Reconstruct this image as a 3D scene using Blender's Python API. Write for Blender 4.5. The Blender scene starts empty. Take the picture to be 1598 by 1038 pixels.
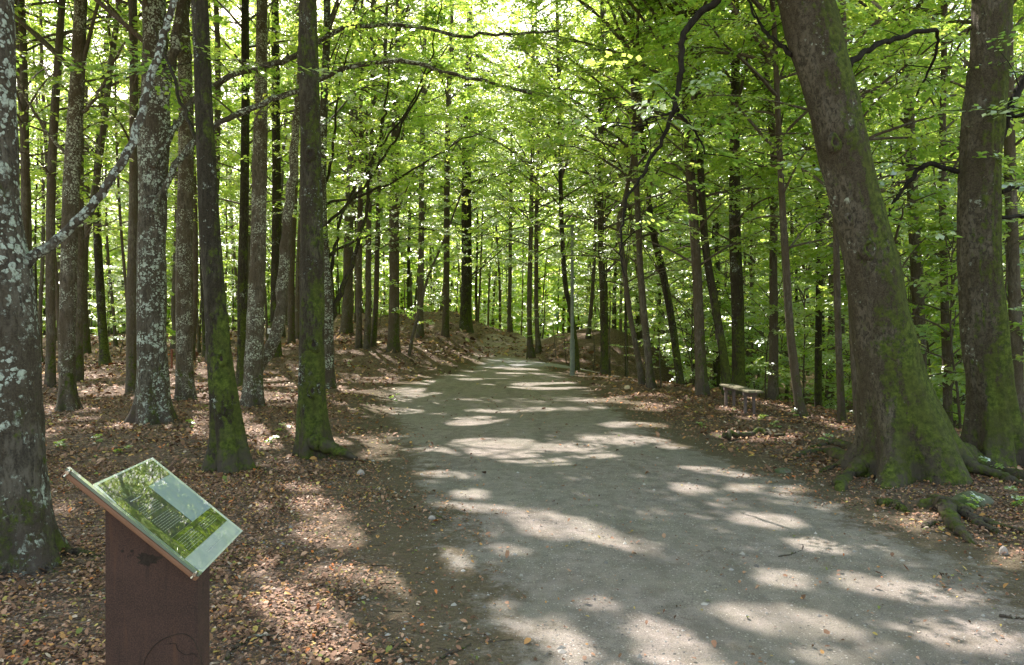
import bpy, math, time
import numpy as np
T0 = time.time()
SC = bpy.context.scene
COL = SC.collection
RNG = np.random.default_rng(7)
F, CX, CY, EYE = 1154.0, 799.0, 510.0, 1.65      # focal length in photo pixels, horizon row, eye height

# ------------------------------------------------------------------ sun and camera
SUN_AZ, SUN_EL = math.radians(-23), math.radians(50)   # azimuth from +Y towards +X
SDIR = np.array([math.sin(SUN_AZ) * math.cos(SUN_EL), math.cos(SUN_AZ) * math.cos(SUN_EL), math.sin(SUN_EL)])

cam = bpy.data.cameras.new("camera")
cam.sensor_width = 36; cam.lens = 36 * F / 1598; cam.shift_y = -(519 - CY) / 1598
cam.clip_start = 0.05; cam.clip_end = 1500
co = bpy.data.objects.new("camera", cam); COL.objects.link(co)
co.location = (0, 0, EYE); co.rotation_euler = (math.pi / 2, 0, 0)
SC.camera = co

# ------------------------------------------------------------------ terrain
def sm(t):
    t = np.clip(t, 0, 1); return t * t * (3 - 2 * t)
_wv = np.random.default_rng(3)
_W = [(_wv.uniform(0, 6.28), s * _wv.uniform(.8, 1.2), _wv.uniform(0, 6.28), a) for s, a in
      [(.12, .10), (.17, .08), (.25, .06), (.45, .03), (.8, .018), (1.3, .012), (2.2, .008), (3.5, .005), (5.5, .004), (8, .003)]]
def H(x, y):
    x = np.asarray(x, float); y = np.asarray(y, float)
    z = np.zeros(np.broadcast(x, y).shape)
    r = np.hypot(x, y)
    for a, k, ph, am in _W:
        z = z + am * np.sin(k * (x * math.cos(a) + y * math.sin(a)) + ph) * (sm((r - 6) / 25) if k < .6 else 1)
    d = (x - 7.0) * .968 + (y - 9) * .249
    z = z - 3.4 * sm((d + .2) / 13)                                   # falls away to the right of the path
    rise = 2.15 * sm((y - 33) / 24) * (1 - sm((x - 4.6) / 6.5)) * (.35 + .65 * sm((x + 26) / 14))
    rise = rise * (1 + .10 * np.sin(x * .9 + y * .35) + .08 * np.sin(x * 1.7 - y * .8 + 1))
    mound = .8 * sm((y - 22.5) / 9) * sm((x + 14.5) / 6) * (1 - sm((x + 4.2 - .0 * y) / 3.0)) * (1 - .8 * sm((y - 40) / 20))
    out = z + rise + mound
    hill = np.interp(x, [-2, 1, 2.5, 4, 5.5, 7.3, 9.1, 12, 20, 60], [.3, .5, .85, 1.3, 1.4, .9, -.3, -1.6, -2.6, -3]) + .12 * np.sin(x * 1.1 + y * .5) + .08 * np.sin(x * 2.3 - y * .9)
    wt = sm((y - 32) / 9) * (1 - sm((y - 52) / 20)) * sm((x - .2) / 2.4) * (1 - sm((x - 20) / 20))
    return out * (1 - wt) + hill * wt
def ground_at(px, py):
    """point on the terrain seen at a photo pixel"""
    Y = np.linspace(1.5, 120, 4000)
    X = (px - CX) / F * Y; Z = EYE - (py - CY) / F * Y
    hit = H(X, Y) >= Z
    k = np.argmax(hit) if hit.any() else 900 + np.argmin((Z - H(X, Y))[900:2200])
    return np.array([X[k], Y[k], float(H(X[k], Y[k]))])
def flat(px, py):
    Y = F * EYE / (py - CY); return ((px - CX) / F * Y, Y)

def sdf(poly, x, y):
    """signed distance, positive inside"""
    P = np.array(poly, float); n = len(P)
    d = np.full(x.shape, 1e9); ins = np.zeros(x.shape, bool)
    for i in range(n):
        a, b = P[i], P[(i + 1) % n]
        e = b - a; wx, wy = x - a[0], y - a[1]
        t = np.clip((wx * e[0] + wy * e[1]) / (e @ e), 0, 1)
        d = np.minimum(d, np.hypot(wx - e[0] * t, wy - e[1] * t))
        c = ((a[1] <= y) & (b[1] > y)) | ((b[1] <= y) & (a[1] > y))
        with np.errstate(divide='ignore', invalid='ignore'):
            xi = a[0] + (y - a[1]) / (b[1] - a[1]) * e[0]
        ins ^= c & (x < xi)
    return np.where(ins, d, -d)
def strip(pts, w):
    P = np.array(pts, float); n = []
    for i in range(len(P)):
        t = P[min(i + 1, len(P) - 1)] - P[max(i - 1, 0)]; t /= np.hypot(*t); n.append((-t[1], t[0]))
    n = np.array(n) * np.array(w)[:, None] / 2
    return list(map(tuple, P + n)) + list(map(tuple, (P - n)[::-1]))
MAIN = [(1.6, -30), (.5, -2), (.25, 2)] + [flat(*p) for p in
        [(815, 1010), (765, 920), (712, 850), (678, 780), (648, 710), (632, 665), (612, 642), (606, 624), (622, 610), (655, 600), (700, 590), (748, 573)]] + \
       [(-1.1, 35), (-.1, 36), (.8, 34.5)] + [flat(*p) for p in
        [(845, 572), (888, 592), (925, 620), (968, 652), (1045, 690), (1140, 722), (1240, 765), (1340, 812), (1440, 862), (1560, 920)]] + \
       [(3.6, 3.2), (5, 0), (9, -30)]
UPHILL = strip([(-.2, 34), (-.6, 40), (.2, 46), (1.6, 53), (3.6, 60), (5, 70)], [3.4, 2.8, 2.6, 2.4, 2.4, 2.4])
SIDE = strip([(-.5, 33.5), (1.3, 32.2), (3.2, 30), (5.4, 26.5), (8.5, 23), (13, 20)], [2.0, 2.2, 2.4, 2.4, 2.4, 2.4])

def graded(lo, hi, near_lo, near_hi, step, grow):
    v = list(np.arange(near_lo, near_hi, step)); s = step
    while v[-1] < hi: s *= grow; v.append(v[-1] + s)
    s = step
    while v[0] > lo: s *= grow; v.insert(0, v[0] - s)
    return np.array(v)
gx = graded(-400, 400, -8, 9, .11, 1.05); gy = graded(-300, 500, 2.5, 16, .11, 1.028)
GX, GY = np.meshgrid(gx, gy); nx_, ny_ = len(gx), len(gy)
GZ = H(GX, GY)
PD = np.maximum(sdf(MAIN, GX, GY), sdf(SIDE, GX, GY))
PU = sdf(UPHILL, GX, GY)

# ------------------------------------------------------------------ mesh helpers
class Buf:
    def __init__(s): s.v = []; s.f = []; s.m = []; s.a = []; s.n = 0
    def add(s, V, Fc, mi=0, att=None):
        """V (n,3); Fc (m,k) indices; att per-vertex float"""
        V = np.asarray(V, np.float32); Fc = np.asarray(Fc, np.int32)
        if not len(V) or not len(Fc): return
        s.v.append(V); s.f.append(Fc + s.n); s.m.append(np.full(len(Fc), mi, np.int32))
        s.a.append(np.zeros(len(V), np.float32) if att is None else np.broadcast_to(np.asarray(att, np.float32), (len(V),)))
        s.n += len(V)
    def mesh(s, name, mats, smooth=True, attname='tint', color=None, origin=(0, 0, 0)):
        me = bpy.data.meshes.new(name)
        V = np.concatenate(s.v) - np.array(origin, np.float32)
        loops = np.concatenate([f.ravel() for f in s.f]); tot = np.concatenate([np.full(len(f), f.shape[1], np.int32) for f in s.f])
        me.vertices.add(len(V)); me.vertices.foreach_set('co', V.ravel())
        me.loops.add(len(loops)); me.loops.foreach_set('vertex_index', loops)
        me.polygons.add(len(tot)); me.polygons.foreach_set('loop_start', np.concatenate([[0], np.cumsum(tot)[:-1]]).astype(np.int32))
        me.polygons.foreach_set('loop_total', tot)
        me.polygons.foreach_set('material_index', np.concatenate(s.m))
        me.polygons.foreach_set('use_smooth', np.full(len(tot), bool(smooth)))
        at = me.attributes.new(attname, 'FLOAT', 'POINT'); at.data.foreach_set('value', np.concatenate(s.a))
        if color is not None:
            c = me.attributes.new('tone', 'FLOAT_COLOR', 'POINT'); c.data.foreach_set('color', color.astype(np.float32).ravel())
        for m in mats: me.materials.append(m)
        me.update(calc_edges=True)
        return me
def tag(o, label=None, cat=None, group=None, kind=None):
    if label: o['label'] = label
    if cat: o['category'] = cat
    if group: o['group'] = group
    if kind: o['kind'] = kind
    return o
def obj(name, me, parent=None, loc=(0, 0, 0)):
    o = bpy.data.objects.new(name, me); COL.objects.link(o); o.location = loc
    if parent is not None: o.parent = parent
    return o
def empty(name, loc, rz=0):
    o = bpy.data.objects.new(name, None); COL.objects.link(o); o.location = tuple(float(v) for v in loc); o.rotation_euler = (0, 0, rz)
    o.empty_display_size = .2
    return o
def spline(P, n):
    """Catmull-Rom through rows of P, n samples"""
    P = np.asarray(P, float)
    if len(P) < 3:
        t = np.linspace(0, 1, n)[:, None]; return P[0] * (1 - t) + P[-1] * t
    Q = np.vstack([2 * P[0] - P[1], P, 2 * P[-1] - P[-2]])
    seg = np.linalg.norm(np.diff(P[:, :3], axis=0), axis=1); s = np.concatenate([[0], np.cumsum(seg)])
    u = np.linspace(0, s[-1], n); k = np.clip(np.searchsorted(s, u, 'right') - 1, 0, len(P) - 2)
    t = ((u - s[k]) / np.maximum(seg[k], 1e-9))[:, None]
    a, b, c, d = Q[k], Q[k + 1], Q[k + 2], Q[k + 3]
    return .5 * (2 * b + (c - a) * t + (2 * a - 5 * b + 4 * c - d) * t ** 2 + (3 * b - a - 3 * c + d) * t ** 3)
def grid_faces(nr, ns, closed=True):
    i = np.arange(nr - 1)[:, None]; j = np.arange(ns if closed else ns - 1)[None]
    j2 = (j + 1) % ns
    return np.stack([i * ns + j + 0 * i, i * ns + j2, (i + 1) * ns + j2, (i + 1) * ns + j], -1).reshape(-1, 4)
def tube(buf, P, R, ns=6, mi=0, rough=0, rng=RNG, cap=True):
    """round tube along points P with radii R"""
    P = np.asarray(P, float); R = np.asarray(R, float); n = len(P)
    T = np.gradient(P, axis=0); T /= np.linalg.norm(T, axis=1)[:, None] + 1e-9
    ref = np.array([0, 0, 1.]) if abs(T[:, 2]).mean() < .8 else np.array([1., 0, 0])
    A = np.cross(T, ref); A /= np.linalg.norm(A, axis=1)[:, None] + 1e-9; B = np.cross(T, A)
    th = np.linspace(0, 2 * np.pi, ns, endpoint=False)
    RR = np.repeat(R[:, None], ns, 1)
    if rough: RR = RR * (1 + rough * rng.standard_normal(RR.shape))
    V = P[:, None] + RR[..., None] * (np.cos(th)[None, :, None] * A[:, None] + np.sin(th)[None, :, None] * B[:, None])
    buf.add(V.reshape(-1, 3), grid_faces(n, ns)[:, ::-1], mi)
    if cap:
        for k, sgn in ((0, 1), (n - 1, -1)):
            c = V[k]; buf.add(c, np.arange(ns)[None, ::sgn], mi)
def box(buf, c, s, mi=0, R=None, taper=None, bev=.0):
    """box centred c with size s; bev chamfers the vertical/all edges lightly by an inset octagon profile"""
    sx, sy, sz = np.array(s) / 2
    b = min(bev, sx * .45, sy * .45, sz * .45)
    if b > 0:
        prof = [(-sx + b, -sy), (sx - b, -sy), (sx, -sy + b), (sx, sy - b), (sx - b, sy), (-sx + b, sy), (-sx, sy - b), (-sx, -sy + b)]
        def inset(p): return [(x - np.sign(x) * b, y - np.sign(y) * b) for x, y in p]
        rings = [(inset(prof), -sz), (prof, -sz + b), (prof, sz - b), (inset(prof), sz)]
        V = np.array([[x, y, z] for p, z in rings for x, y in p])
        fc = grid_faces(4, 8)
    else:
        V = np.array([[x, y, z] for z in (-sz, sz) for x, y in ((-sx, -sy), (sx, -sy), (sx, sy), (-sx, sy))]); fc = grid_faces(2, 4)
    ns = 8 if b > 0 else 4
    if R is not None: V = V @ np.array(R).T
    V = V + np.array(c)
    n0 = len(V)
    buf.add(V, fc, mi); buf.add(V[:ns], np.arange(ns)[None, ::-1], mi); buf.add(V[-ns:], np.arange(ns)[None], mi)

# ------------------------------------------------------------------ materials
def new_mat(name):
    m = bpy.data.materials.new(name); m.use_nodes = True; nt = m.node_tree; nt.nodes.clear()
    out = nt.nodes.new('ShaderNodeOutputMaterial')
    def N(t, **k):
        n = nt.nodes.new(t)
        for a, b in k.items():
            if a.startswith('i_'):
                key = a[2:]; key = int(key) if key.isdigit() else key.replace('_', ' ')
                n.inputs[key].default_value = b
            else: setattr(n, a, b)
        return n
    L = nt.links.new
    return m, nt, out, N, L
def mixc(N, L, fac, a, b, mode='MIX'):
    n = N('ShaderNodeMix', data_type='RGBA', blend_type=mode)
    for s, v in ((0, fac), (6, a), (7, b)):
        if hasattr(v, 'links') or hasattr(v, 'is_linked'): L(v, n.inputs[s])
        else: n.inputs[s].default_value = v if s == 0 else (*v, 1) if len(v) == 3 else v
    return n.outputs[2]
def ramp(N, L, src, p0, p1, c0=0., c1=1.):
    n = N('ShaderNodeMapRange', interpolation_type='SMOOTHSTEP', clamp=True)
    n.inputs[1].default_value = p0; n.inputs[2].default_value = p1; n.inputs[3].default_value = c0; n.inputs[4].default_value = c1
    L(src, n.inputs[0]); return n.outputs[0]
def mth(N, L, op, a, b=0., c=None):
    n = N('ShaderNodeMath', operation=op)
    for i, v in enumerate((a, b) if c is None else (a, b, c)):
        if hasattr(v, 'is_linked'): L(v, n.inputs[i])
        else: n.inputs[i].default_value = v
    return n.outputs[0]
def noise(N, L, vec, scale, detail=3, rough=.55, dist=0):
    n = N('ShaderNodeTexNoise'); n.inputs['Scale'].default_value = scale; n.inputs['Detail'].default_value = detail
    n.inputs['Roughness'].default_value = rough; n.inputs['Distortion'].default_value = dist
    L(vec, n.inputs['Vector']); return n
def bark(name, base, dark, lichen=.3, moss=.5, moss_h=2.0, lich_col=(.42, .46, .43), lscale=22, side=.17, stretch=.3, zs=1.0):
    m, nt, out, N, L = new_mat(name)
    tc = N('ShaderNodeTexCoord'); oi = N('ShaderNodeObjectInfo')
    add = N('ShaderNodeVectorMath', operation='ADD'); L(tc.outputs['Object'], add.inputs[0])
    sc = N('ShaderNodeVectorMath', operation='SCALE'); L(oi.outputs['Location'], sc.inputs[0]); sc.inputs['Scale'].default_value = 3.7
    L(sc.outputs[0], add.inputs[1]); P = add.outputs[0]
    mp = N('ShaderNodeMapping'); mp.inputs['Scale'].default_value = (1, 1, stretch); L(P, mp.inputs['Vector'])
    streak = noise(N, L, mp.outputs[0], 26, 5, .65, .6).outputs[0]
    mp2 = N('ShaderNodeMapping'); mp2.inputs['Scale'].default_value = (1, 1, .55); L(P, mp2.inputs['Vector'])
    big = noise(N, L, mp2.outputs[0], 3.2, 4, .6).outputs[0]
    fine = noise(N, L, P, 70, 4, .7).outputs[0]
    c = mixc(N, L, ramp(N, L, streak, .38, .62), dark, base)
    c = mixc(N, L, ramp(N, L, big, .40, .58, 0, .75), c, (dark[0] * 1.3, dark[1] * 1.15, dark[2] * .9))
    c = mixc(N, L, ramp(N, L, fine, .35, .75, 0, .35), c, (base[0] * 1.5, base[1] * 1.45, base[2] * 1.35))
    # lichen: round crusts of mixed size, thick in some zones and thin in others
    dist = N('ShaderNodeVectorMath', operation='MULTIPLY_ADD'); wn = noise(N, L, P, 30, 3)
    L(wn.outputs['Color'], dist.inputs[0]); dist.inputs[1].default_value = (.035, .035, .035); L(P, dist.inputs[2])
    masks = []
    for s, thr in ((lscale, .36), (lscale * 2.3, .42)):
        vo = N('ShaderNodeTexVoronoi', feature='F1'); vo.inputs['Scale'].default_value = s; vo.inputs['Randomness'].default_value = 1
        L(dist.outputs[0], vo.inputs['Vector'])
        sep = N('ShaderNodeSeparateColor'); L(vo.outputs['Color'], sep.inputs[0])
        r = mth(N, L, 'MULTIPLY', ramp(N, L, sep.outputs[0], 1 - lichen - .18, 1.0), thr * 1.6)
        masks.append(ramp(N, L, mth(N, L, 'SUBTRACT', r, vo.outputs['Distance']), -.02, .07))
    lm = mth(N, L, 'MAXIMUM', masks[0], masks[1])
    zone = mth(N, L, 'MULTIPLY', ramp(N, L, noise(N, L, P, 1.7, 7, .78).outputs[0], .62 - lichen * .22, .68 - lichen * .20), ramp(N, L, noise(N, L, P, 34, 4, .7).outputs[0], .36, .52, .25, 1))
    lm = mth(N, L, 'MULTIPLY', lm, zone)
    lc = mixc(N, L, noise(N, L, P, 12, 2).outputs[0], lich_col, (lich_col[0] * .62, lich_col[1] * .72, lich_col[2] * .62))
    c = mixc(N, L, lm, c, lc)
    # moss: low down, on the shaded side, in ragged patches higher up
    geo = N('ShaderNodeNewGeometry'); dp = N('ShaderNodeVectorMath', operation='DOT_PRODUCT'); L(geo.outputs['Normal'], dp.inputs[0])
    dp.inputs[1].default_value = (.75, -.35, .15)
    sx = N('ShaderNodeSeparateXYZ'); L(tc.outputs['Object'], sx.inputs[0])
    hh = ramp(N, L, sx.outputs[2], 0, moss_h, .26, 0)
    mo = mth(N, L, 'ADD', mth(N, L, 'MULTIPLY', dp.outputs['Value'], side), hh)
    mn = noise(N, L, mp2.outputs[0], 5.5, 6, .62).outputs[0]
    mo = mth(N, L, 'ADD', mo, mn)
    mo = mth(N, L, 'ADD', mo, mth(N, L, 'MULTIPLY', mth(N, L, 'SUBTRACT', streak, .5), .45))
    mo = mth(N, L, 'ADD', mo, mth(N, L, 'MULTIPLY', mth(N, L, 'SUBTRACT', noise(N, L, P, 17, 6, .75).outputs[0], .5), .8))
    mm = ramp(N, L, mo, .96 - moss * .45, 1.14 - moss * .45)
    mc = mixc(N, L, ramp(N, L, noise(N, L, P, 16, 8, .75).outputs[0], .3, .72), (.018, .030, .006), (.135, .175, .028))
    mc = mixc(N, L, ramp(N, L, big, .35, .65, 0, .6), mc, (.06, .062, .018))
    c = mixc(N, L, mm, c, mc)
    # dark brown patches towards the foot of the trunk
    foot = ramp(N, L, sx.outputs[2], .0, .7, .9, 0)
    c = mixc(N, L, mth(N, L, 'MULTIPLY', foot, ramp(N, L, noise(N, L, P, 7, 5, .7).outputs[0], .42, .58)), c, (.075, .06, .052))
    b = N('ShaderNodeBsdfPrincipled'); b.inputs['Roughness'].default_value = .88; b.inputs['Specular IOR Level'].default_value = .2
    L(c, b.inputs['Base Color'])
    hgt = mth(N, L, 'ADD', mth(N, L, 'MULTIPLY', streak, .8), mth(N, L, 'MULTIPLY', fine, .35))
    hgt = mth(N, L, 'ADD', hgt, mth(N, L, 'MULTIPLY', lm, .14)); hgt = mth(N, L, 'ADD', hgt, mth(N, L, 'MULTIPLY', mm, .25))
    bp = N('ShaderNodeBump'); bp.inputs['Strength'].default_value = .9; bp.inputs['Distance'].default_value = .02; L(hgt, bp.inputs['Height'])
    L(bp.outputs[0], b.inputs['Normal']); L(b.outputs[0], out.inputs[0])
    return m
BK = {
 'lichen': bark('bark_lichen', (.125, .112, .09), (.035, .03, .024), .74, .34, 1.6, (.56, .60, .55), lscale=15),
 'lichen_fine': bark('bark_lichen_fine', (.15, .128, .10), (.05, .042, .032), .66, .32, 1.8, (.60, .60, .53), lscale=24),
 'mossy': bark('bark_mossy', (.085, .075, .052), (.022, .019, .014), .38, .84, 3.2, lscale=24),
 'mossy_dark': bark('bark_mossy_dark', (.07, .062, .044), (.018, .016, .012), .34, .76, 3.5, (.5, .53, .48), lscale=22),
 'brown': bark('bark_brown', (.135, .115, .09), (.055, .045, .035), .22, .50, 3.0, lscale=24),
 'big': bark('bark_old', (.125, .108, .08), (.028, .024, .017), .30, .92, 2.4, (.42, .44, .38), lscale=13, side=.34, stretch=.55),
 'dark': bark('bark_dark', (.16, .14, .115), (.06, .052, .042), .22, .42, 2.2),
 'limb': bark('bark_limb_silhouette', (.034, .029, .023), (.012, .011, .009), .04, .30, 1.0),  # near-black: the backlit silhouette of these limbs is put into the colour
}
def leaf_mat(name, c_dark, c_mid, c_light, trans=1.0):
    m, nt, out, N, L = new_mat(name)
    at = N('ShaderNodeAttribute', attribute_name='tint')
    cr = N('ShaderNodeValToRGB'); e = cr.color_ramp.elements
    e[0].color = (*c_dark, 1); e[1].color = (*c_light, 1); x = e.new(.5); x.color = (*c_mid, 1)
    L(at.outputs['Fac'], cr.inputs[0])
    tcol = mixc(N, L, 1.0, cr.outputs[0], (3.9 * trans, 3.2 * trans, 2.3 * trans), 'MULTIPLY')
    d = N('ShaderNodeBsdfDiffuse'); L(cr.outputs[0], d.inputs[0])
    t = N('ShaderNodeBsdfTranslucent'); L(tcol, t.inputs[0])
    g = N('ShaderNodeBsdfGlossy'); g.inputs['Roughness'].default_value = .38; g.inputs[0].default_value = (.9, .95, 1, 1)
    ms = N('ShaderNodeMixShader'); ms.inputs[0].default_value = .56; L(d.outputs[0], ms.inputs[1]); L(t.outputs[0], ms.inputs[2])
    fr = N('ShaderNodeFresnel'); fr.inputs[0].default_value = 1.4
    fm = mth(N, L, 'MULTIPLY', fr.outputs[0], .45)
    m2 = N('ShaderNodeMixShader'); L(fm, m2.inputs[0]); L(ms.outputs[0], m2.inputs[1]); L(g.outputs[0], m2.inputs[2])
    L(m2.outputs[0], out.inputs[0])
    return m
LEAF = leaf_mat('beech_leaf', (.065, .145, .034), (.145, .255, .056), (.24, .335, .09))

def ground_mat():
    m, nt, out, N, L = new_mat('forest_floor')
    geo = N('ShaderNodeNewGeometry'); P = geo.outputs['Position']
    flat_ = N('ShaderNodeMapping'); flat_.inputs['Scale'].default_value = (1, 1, .2); L(P, flat_.inputs['Vector']); PP = flat_.outputs[0]
    pd = N('ShaderNodeAttribute', attribute_name='tint').outputs['Fac']
    pu = N('ShaderNodeAttribute', attribute_name='worn').outputs['Fac']
    n1 = noise(N, L, PP, .9, 5, .6).outputs[0]; n2 = noise(N, L, PP, 6, 5, .65).outputs[0]
    n3 = noise(N, L, PP, 38, 4, .7).outputs[0]; n4 = noise(N, L, PP, 160, 3, .7).outputs[0]
    wob = mth(N, L, 'ADD', mth(N, L, 'MULTIPLY', mth(N, L, 'SUBTRACT', n1, .5), 1.5), mth(N, L, 'MULTIPLY', mth(N, L, 'SUBTRACT', n2, .5), 1.1))
    wob = mth(N, L, 'ADD', wob, mth(N, L, 'MULTIPLY', mth(N, L, 'SUBTRACT', n3, .5), .5))
    pmask = ramp(N, L, mth(N, L, 'ADD', pd, wob), -.22, .22)
    dirt = ramp(N, L, mth(N, L, 'ADD', pd, wob), -1.35, -.25)
    # gravel
    g = mixc(N, L, ramp(N, L, n2, .3, .7), (.172, .152, .130), (.315, .272, .248))
    g = mixc(N, L, ramp(N, L, n1, .35, .65, 0, .5), g, (.225, .22, .175))
    g = mixc(N, L, ramp(N, L, noise(N, L, PP, 2.4, 6, .72).outputs[0], .54, .66, 0, .55), g, (.15, .12, .085))
    g = mixc(N, L, ramp(N, L, n4, .50, .72, 0, .75), g, (.46, .43, .39))
    g = mixc(N, L, ramp(N, L, n4, .46, .30, 0, .8), g, (.085, .08, .066))
    vg = N('ShaderNodeTexVoronoi'); vg.inputs['Scale'].default_value = 55; L(PP, vg.inputs['Vector'])
    vs = N('ShaderNodeSeparateColor'); L(vg.outputs['Color'], vs.inputs[0])
    peb = mth(N, L, 'MULTIPLY', ramp(N, L, vg.outputs['Distance'], .38, .26), ramp(N, L, vs.outputs[0], .62, .68))
    pc = mixc(N, L, vs.outputs[1], (.15, .14, .125), (.62, .58, .53)); g = mixc(N, L, mth(N, L, 'MULTIPLY', peb, .8), g, pc)
    # dark trodden earth between gravel and leaves
    e = mixc(N, L, n3, (.085, .07, .042), (.155, .125, .085)); e = mixc(N, L, ramp(N, L, n4, .55, .75, 0, .6), e, (.36, .31, .26))
    # leaf litter: cells of many colours
    vl = N('ShaderNodeTexVoronoi'); vl.inputs['Scale'].default_value = 24; L(PP, vl.inputs['Vector'])
    wv = N('ShaderNodeVectorMath', operation='MULTIPLY_ADD'); nn = noise(N, L, PP, 9, 3); L(nn.outputs['Color'], wv.inputs[0])
    wv.inputs[1].default_value = (.25, .25, .25); L(PP, wv.inputs[2]); L(wv.outputs[0], vl.inputs['Vector'])
    ls = N('ShaderNodeSeparateColor'); L(vl.outputs['Color'], ls.inputs[0])
    cr = N('ShaderNodeValToRGB'); el = cr.color_ramp.elements; L(ls.outputs[0], cr.inputs[0])
    cr.color_ramp.interpolation = 'CONSTANT'
    cols = [(0, (.08, .054, .04)), (.2, (.16, .108, .078)), (.45, (.24, .165, .128)), (.66, (.34, .25, .205)), (.8, (.19, .16, .08)), (.88, (.34, .21, .10)), (.95, (.48, .40, .34))]
    el[0].color = (*cols[0][1], 1); el[1].position = .2; el[1].color = (*cols[1][1], 1)
    for p, c in cols[2:]: x = el.new(p); x.color = (*c, 1)
    lit = mixc(N, L, ramp(N, L, vl.outputs['Distance'], .3, .7, 0, .75), cr.outputs[0], (.075, .052, .04))
    lit = mixc(N, L, ramp(N, L, n2, .35, .65, 0, .45), lit, (.11, .085, .06))
    lit = mixc(N, L, ramp(N, L, n1, .45, .7, 0, .35), lit, (.26, .18, .14))
    low = mixc(N, L, dirt, lit, e)
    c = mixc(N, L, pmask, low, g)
    # uphill path: worn leaves and pale sand
    um = ramp(N, L, mth(N, L, 'ADD', pu, mth(N, L, 'MULTIPLY', wob, .6)), -.3, .4, 0, .75)
    c = mixc(N, L, um, c, mixc(N, L, n3, (.28, .23, .20), (.46, .40, .36)))
    mw = N('ShaderNodeMapping'); mw.inputs['Scale'].default_value = (1, .14, 1); mw.inputs['Rotation'].default_value = (0, 0, -.12); L(P, mw.inputs['Vector'])
    wear = noise(N, L, mw.outputs[0], 2.2, 4, .6).outputs[0]
    c = mixc(N, L, mth(N, L, 'MULTIPLY', ramp(N, L, wear, .5, .64, 0, .32), pmask), c, (.11, .10, .08))
    # blue grey clean gravel further on
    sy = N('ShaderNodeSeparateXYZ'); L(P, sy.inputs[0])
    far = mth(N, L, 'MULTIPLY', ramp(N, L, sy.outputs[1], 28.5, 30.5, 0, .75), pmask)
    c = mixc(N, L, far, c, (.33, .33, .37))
    b = N('ShaderNodeBsdfPrincipled'); b.inputs['Roughness'].default_value = .92; b.inputs['Specular IOR Level'].default_value = .15
    L(c, b.inputs['Base Color'])
    hl = mth(N, L, 'ADD', mth(N, L, 'MULTIPLY', vl.outputs['Distance'], -1.1), mth(N, L, 'MULTIPLY', n3, 1.0))
    hl = mth(N, L, 'ADD', hl, mth(N, L, 'MULTIPLY', ls.outputs[1], .5))
    hg = mth(N, L, 'ADD', mth(N, L, 'MULTIPLY', n4, .5), mth(N, L, 'MULTIPLY', n3, .55)); hg = mth(N, L, 'ADD', hg, mth(N, L, 'MULTIPLY', peb, .4))
    mh = N('ShaderNodeMix', data_type='FLOAT'); L(pmask, mh.inputs[0]); L(hl, mh.inputs[2]); L(hg, mh.inputs[3])
    bp = N('ShaderNodeBump'); bp.inputs['Strength'].default_value = .85; bp.inputs['Distance'].default_value = .022; L(mh.outputs[0], bp.inputs['Height'])
    L(bp.outputs[0], b.inputs['Normal']); L(b.outputs[0], out.inputs[0])
    return m
GM = ground_mat()
def simple(name, col, rough=.6, metal=0, nscale=0, col2=None, bump=0, coords='Object', spec=.5):
    m, nt, out, N, L = new_mat(name)
    b = N('ShaderNodeBsdfPrincipled'); b.inputs['Roughness'].default_value = rough; b.inputs['Metallic'].default_value = metal
    b.inputs['Specular IOR Level'].default_value = spec
    b.inputs['Base Color'].default_value = (*col, 1)
    if nscale:
        tc = N('ShaderNodeTexCoord'); n = noise(N, L, tc.outputs[coords], nscale, 6, .65)
        L(mixc(N, L, ramp(N, L, n.outputs[0], .32, .68), col, col2 or col), b.inputs['Base Color'])
        if bump:
            bp = N('ShaderNodeBump'); bp.inputs['Strength'].default_value = bump; bp.inputs['Distance'].default_value = .01
            n2 = noise(N, L, tc.outputs[coords], nscale * 3, 5, .7); L(n2.outputs[0], bp.inputs['Height']); L(bp.outputs[0], b.inputs['Normal'])
    L(b.outputs[0], out.inputs[0]); return m

# ------------------------------------------------------------------ ground and path sheets
def sheet(name, mask, lift, label, kind):
    b = Buf(); idx = -np.ones(GX.size, int); fc = grid_faces(ny_, nx_, closed=False)
    if mask is not None:
        keep = mask.ravel()[fc].any(1); fc = fc[keep]
    used = np.unique(fc); idx[used] = np.arange(len(used))
    V = np.stack([GX.ravel(), GY.ravel(), GZ.ravel() + lift], 1)[used]
    b.add(V, idx[fc], 0, PD.ravel()[used])
    me = b.mesh(name, [GM]); a = me.attributes.new('worn', 'FLOAT', 'POINT'); a.data.foreach_set('value', PU.ravel()[used].astype(np.float32))
    o = obj(name, me); tag(o, label, None, None, kind); return o
sheet('ground', None, 0, 'brown leaf covered forest floor under the trees', 'structure')
sheet('path', PD > -.55, .005, 'wide grey gravel path through the beech wood', 'structure')
sheet('uphill_path', (PU > -.3) & (PD < -.55) & (GY > 33), .006, 'worn leafy path climbing the slope', 'structure')

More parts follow.
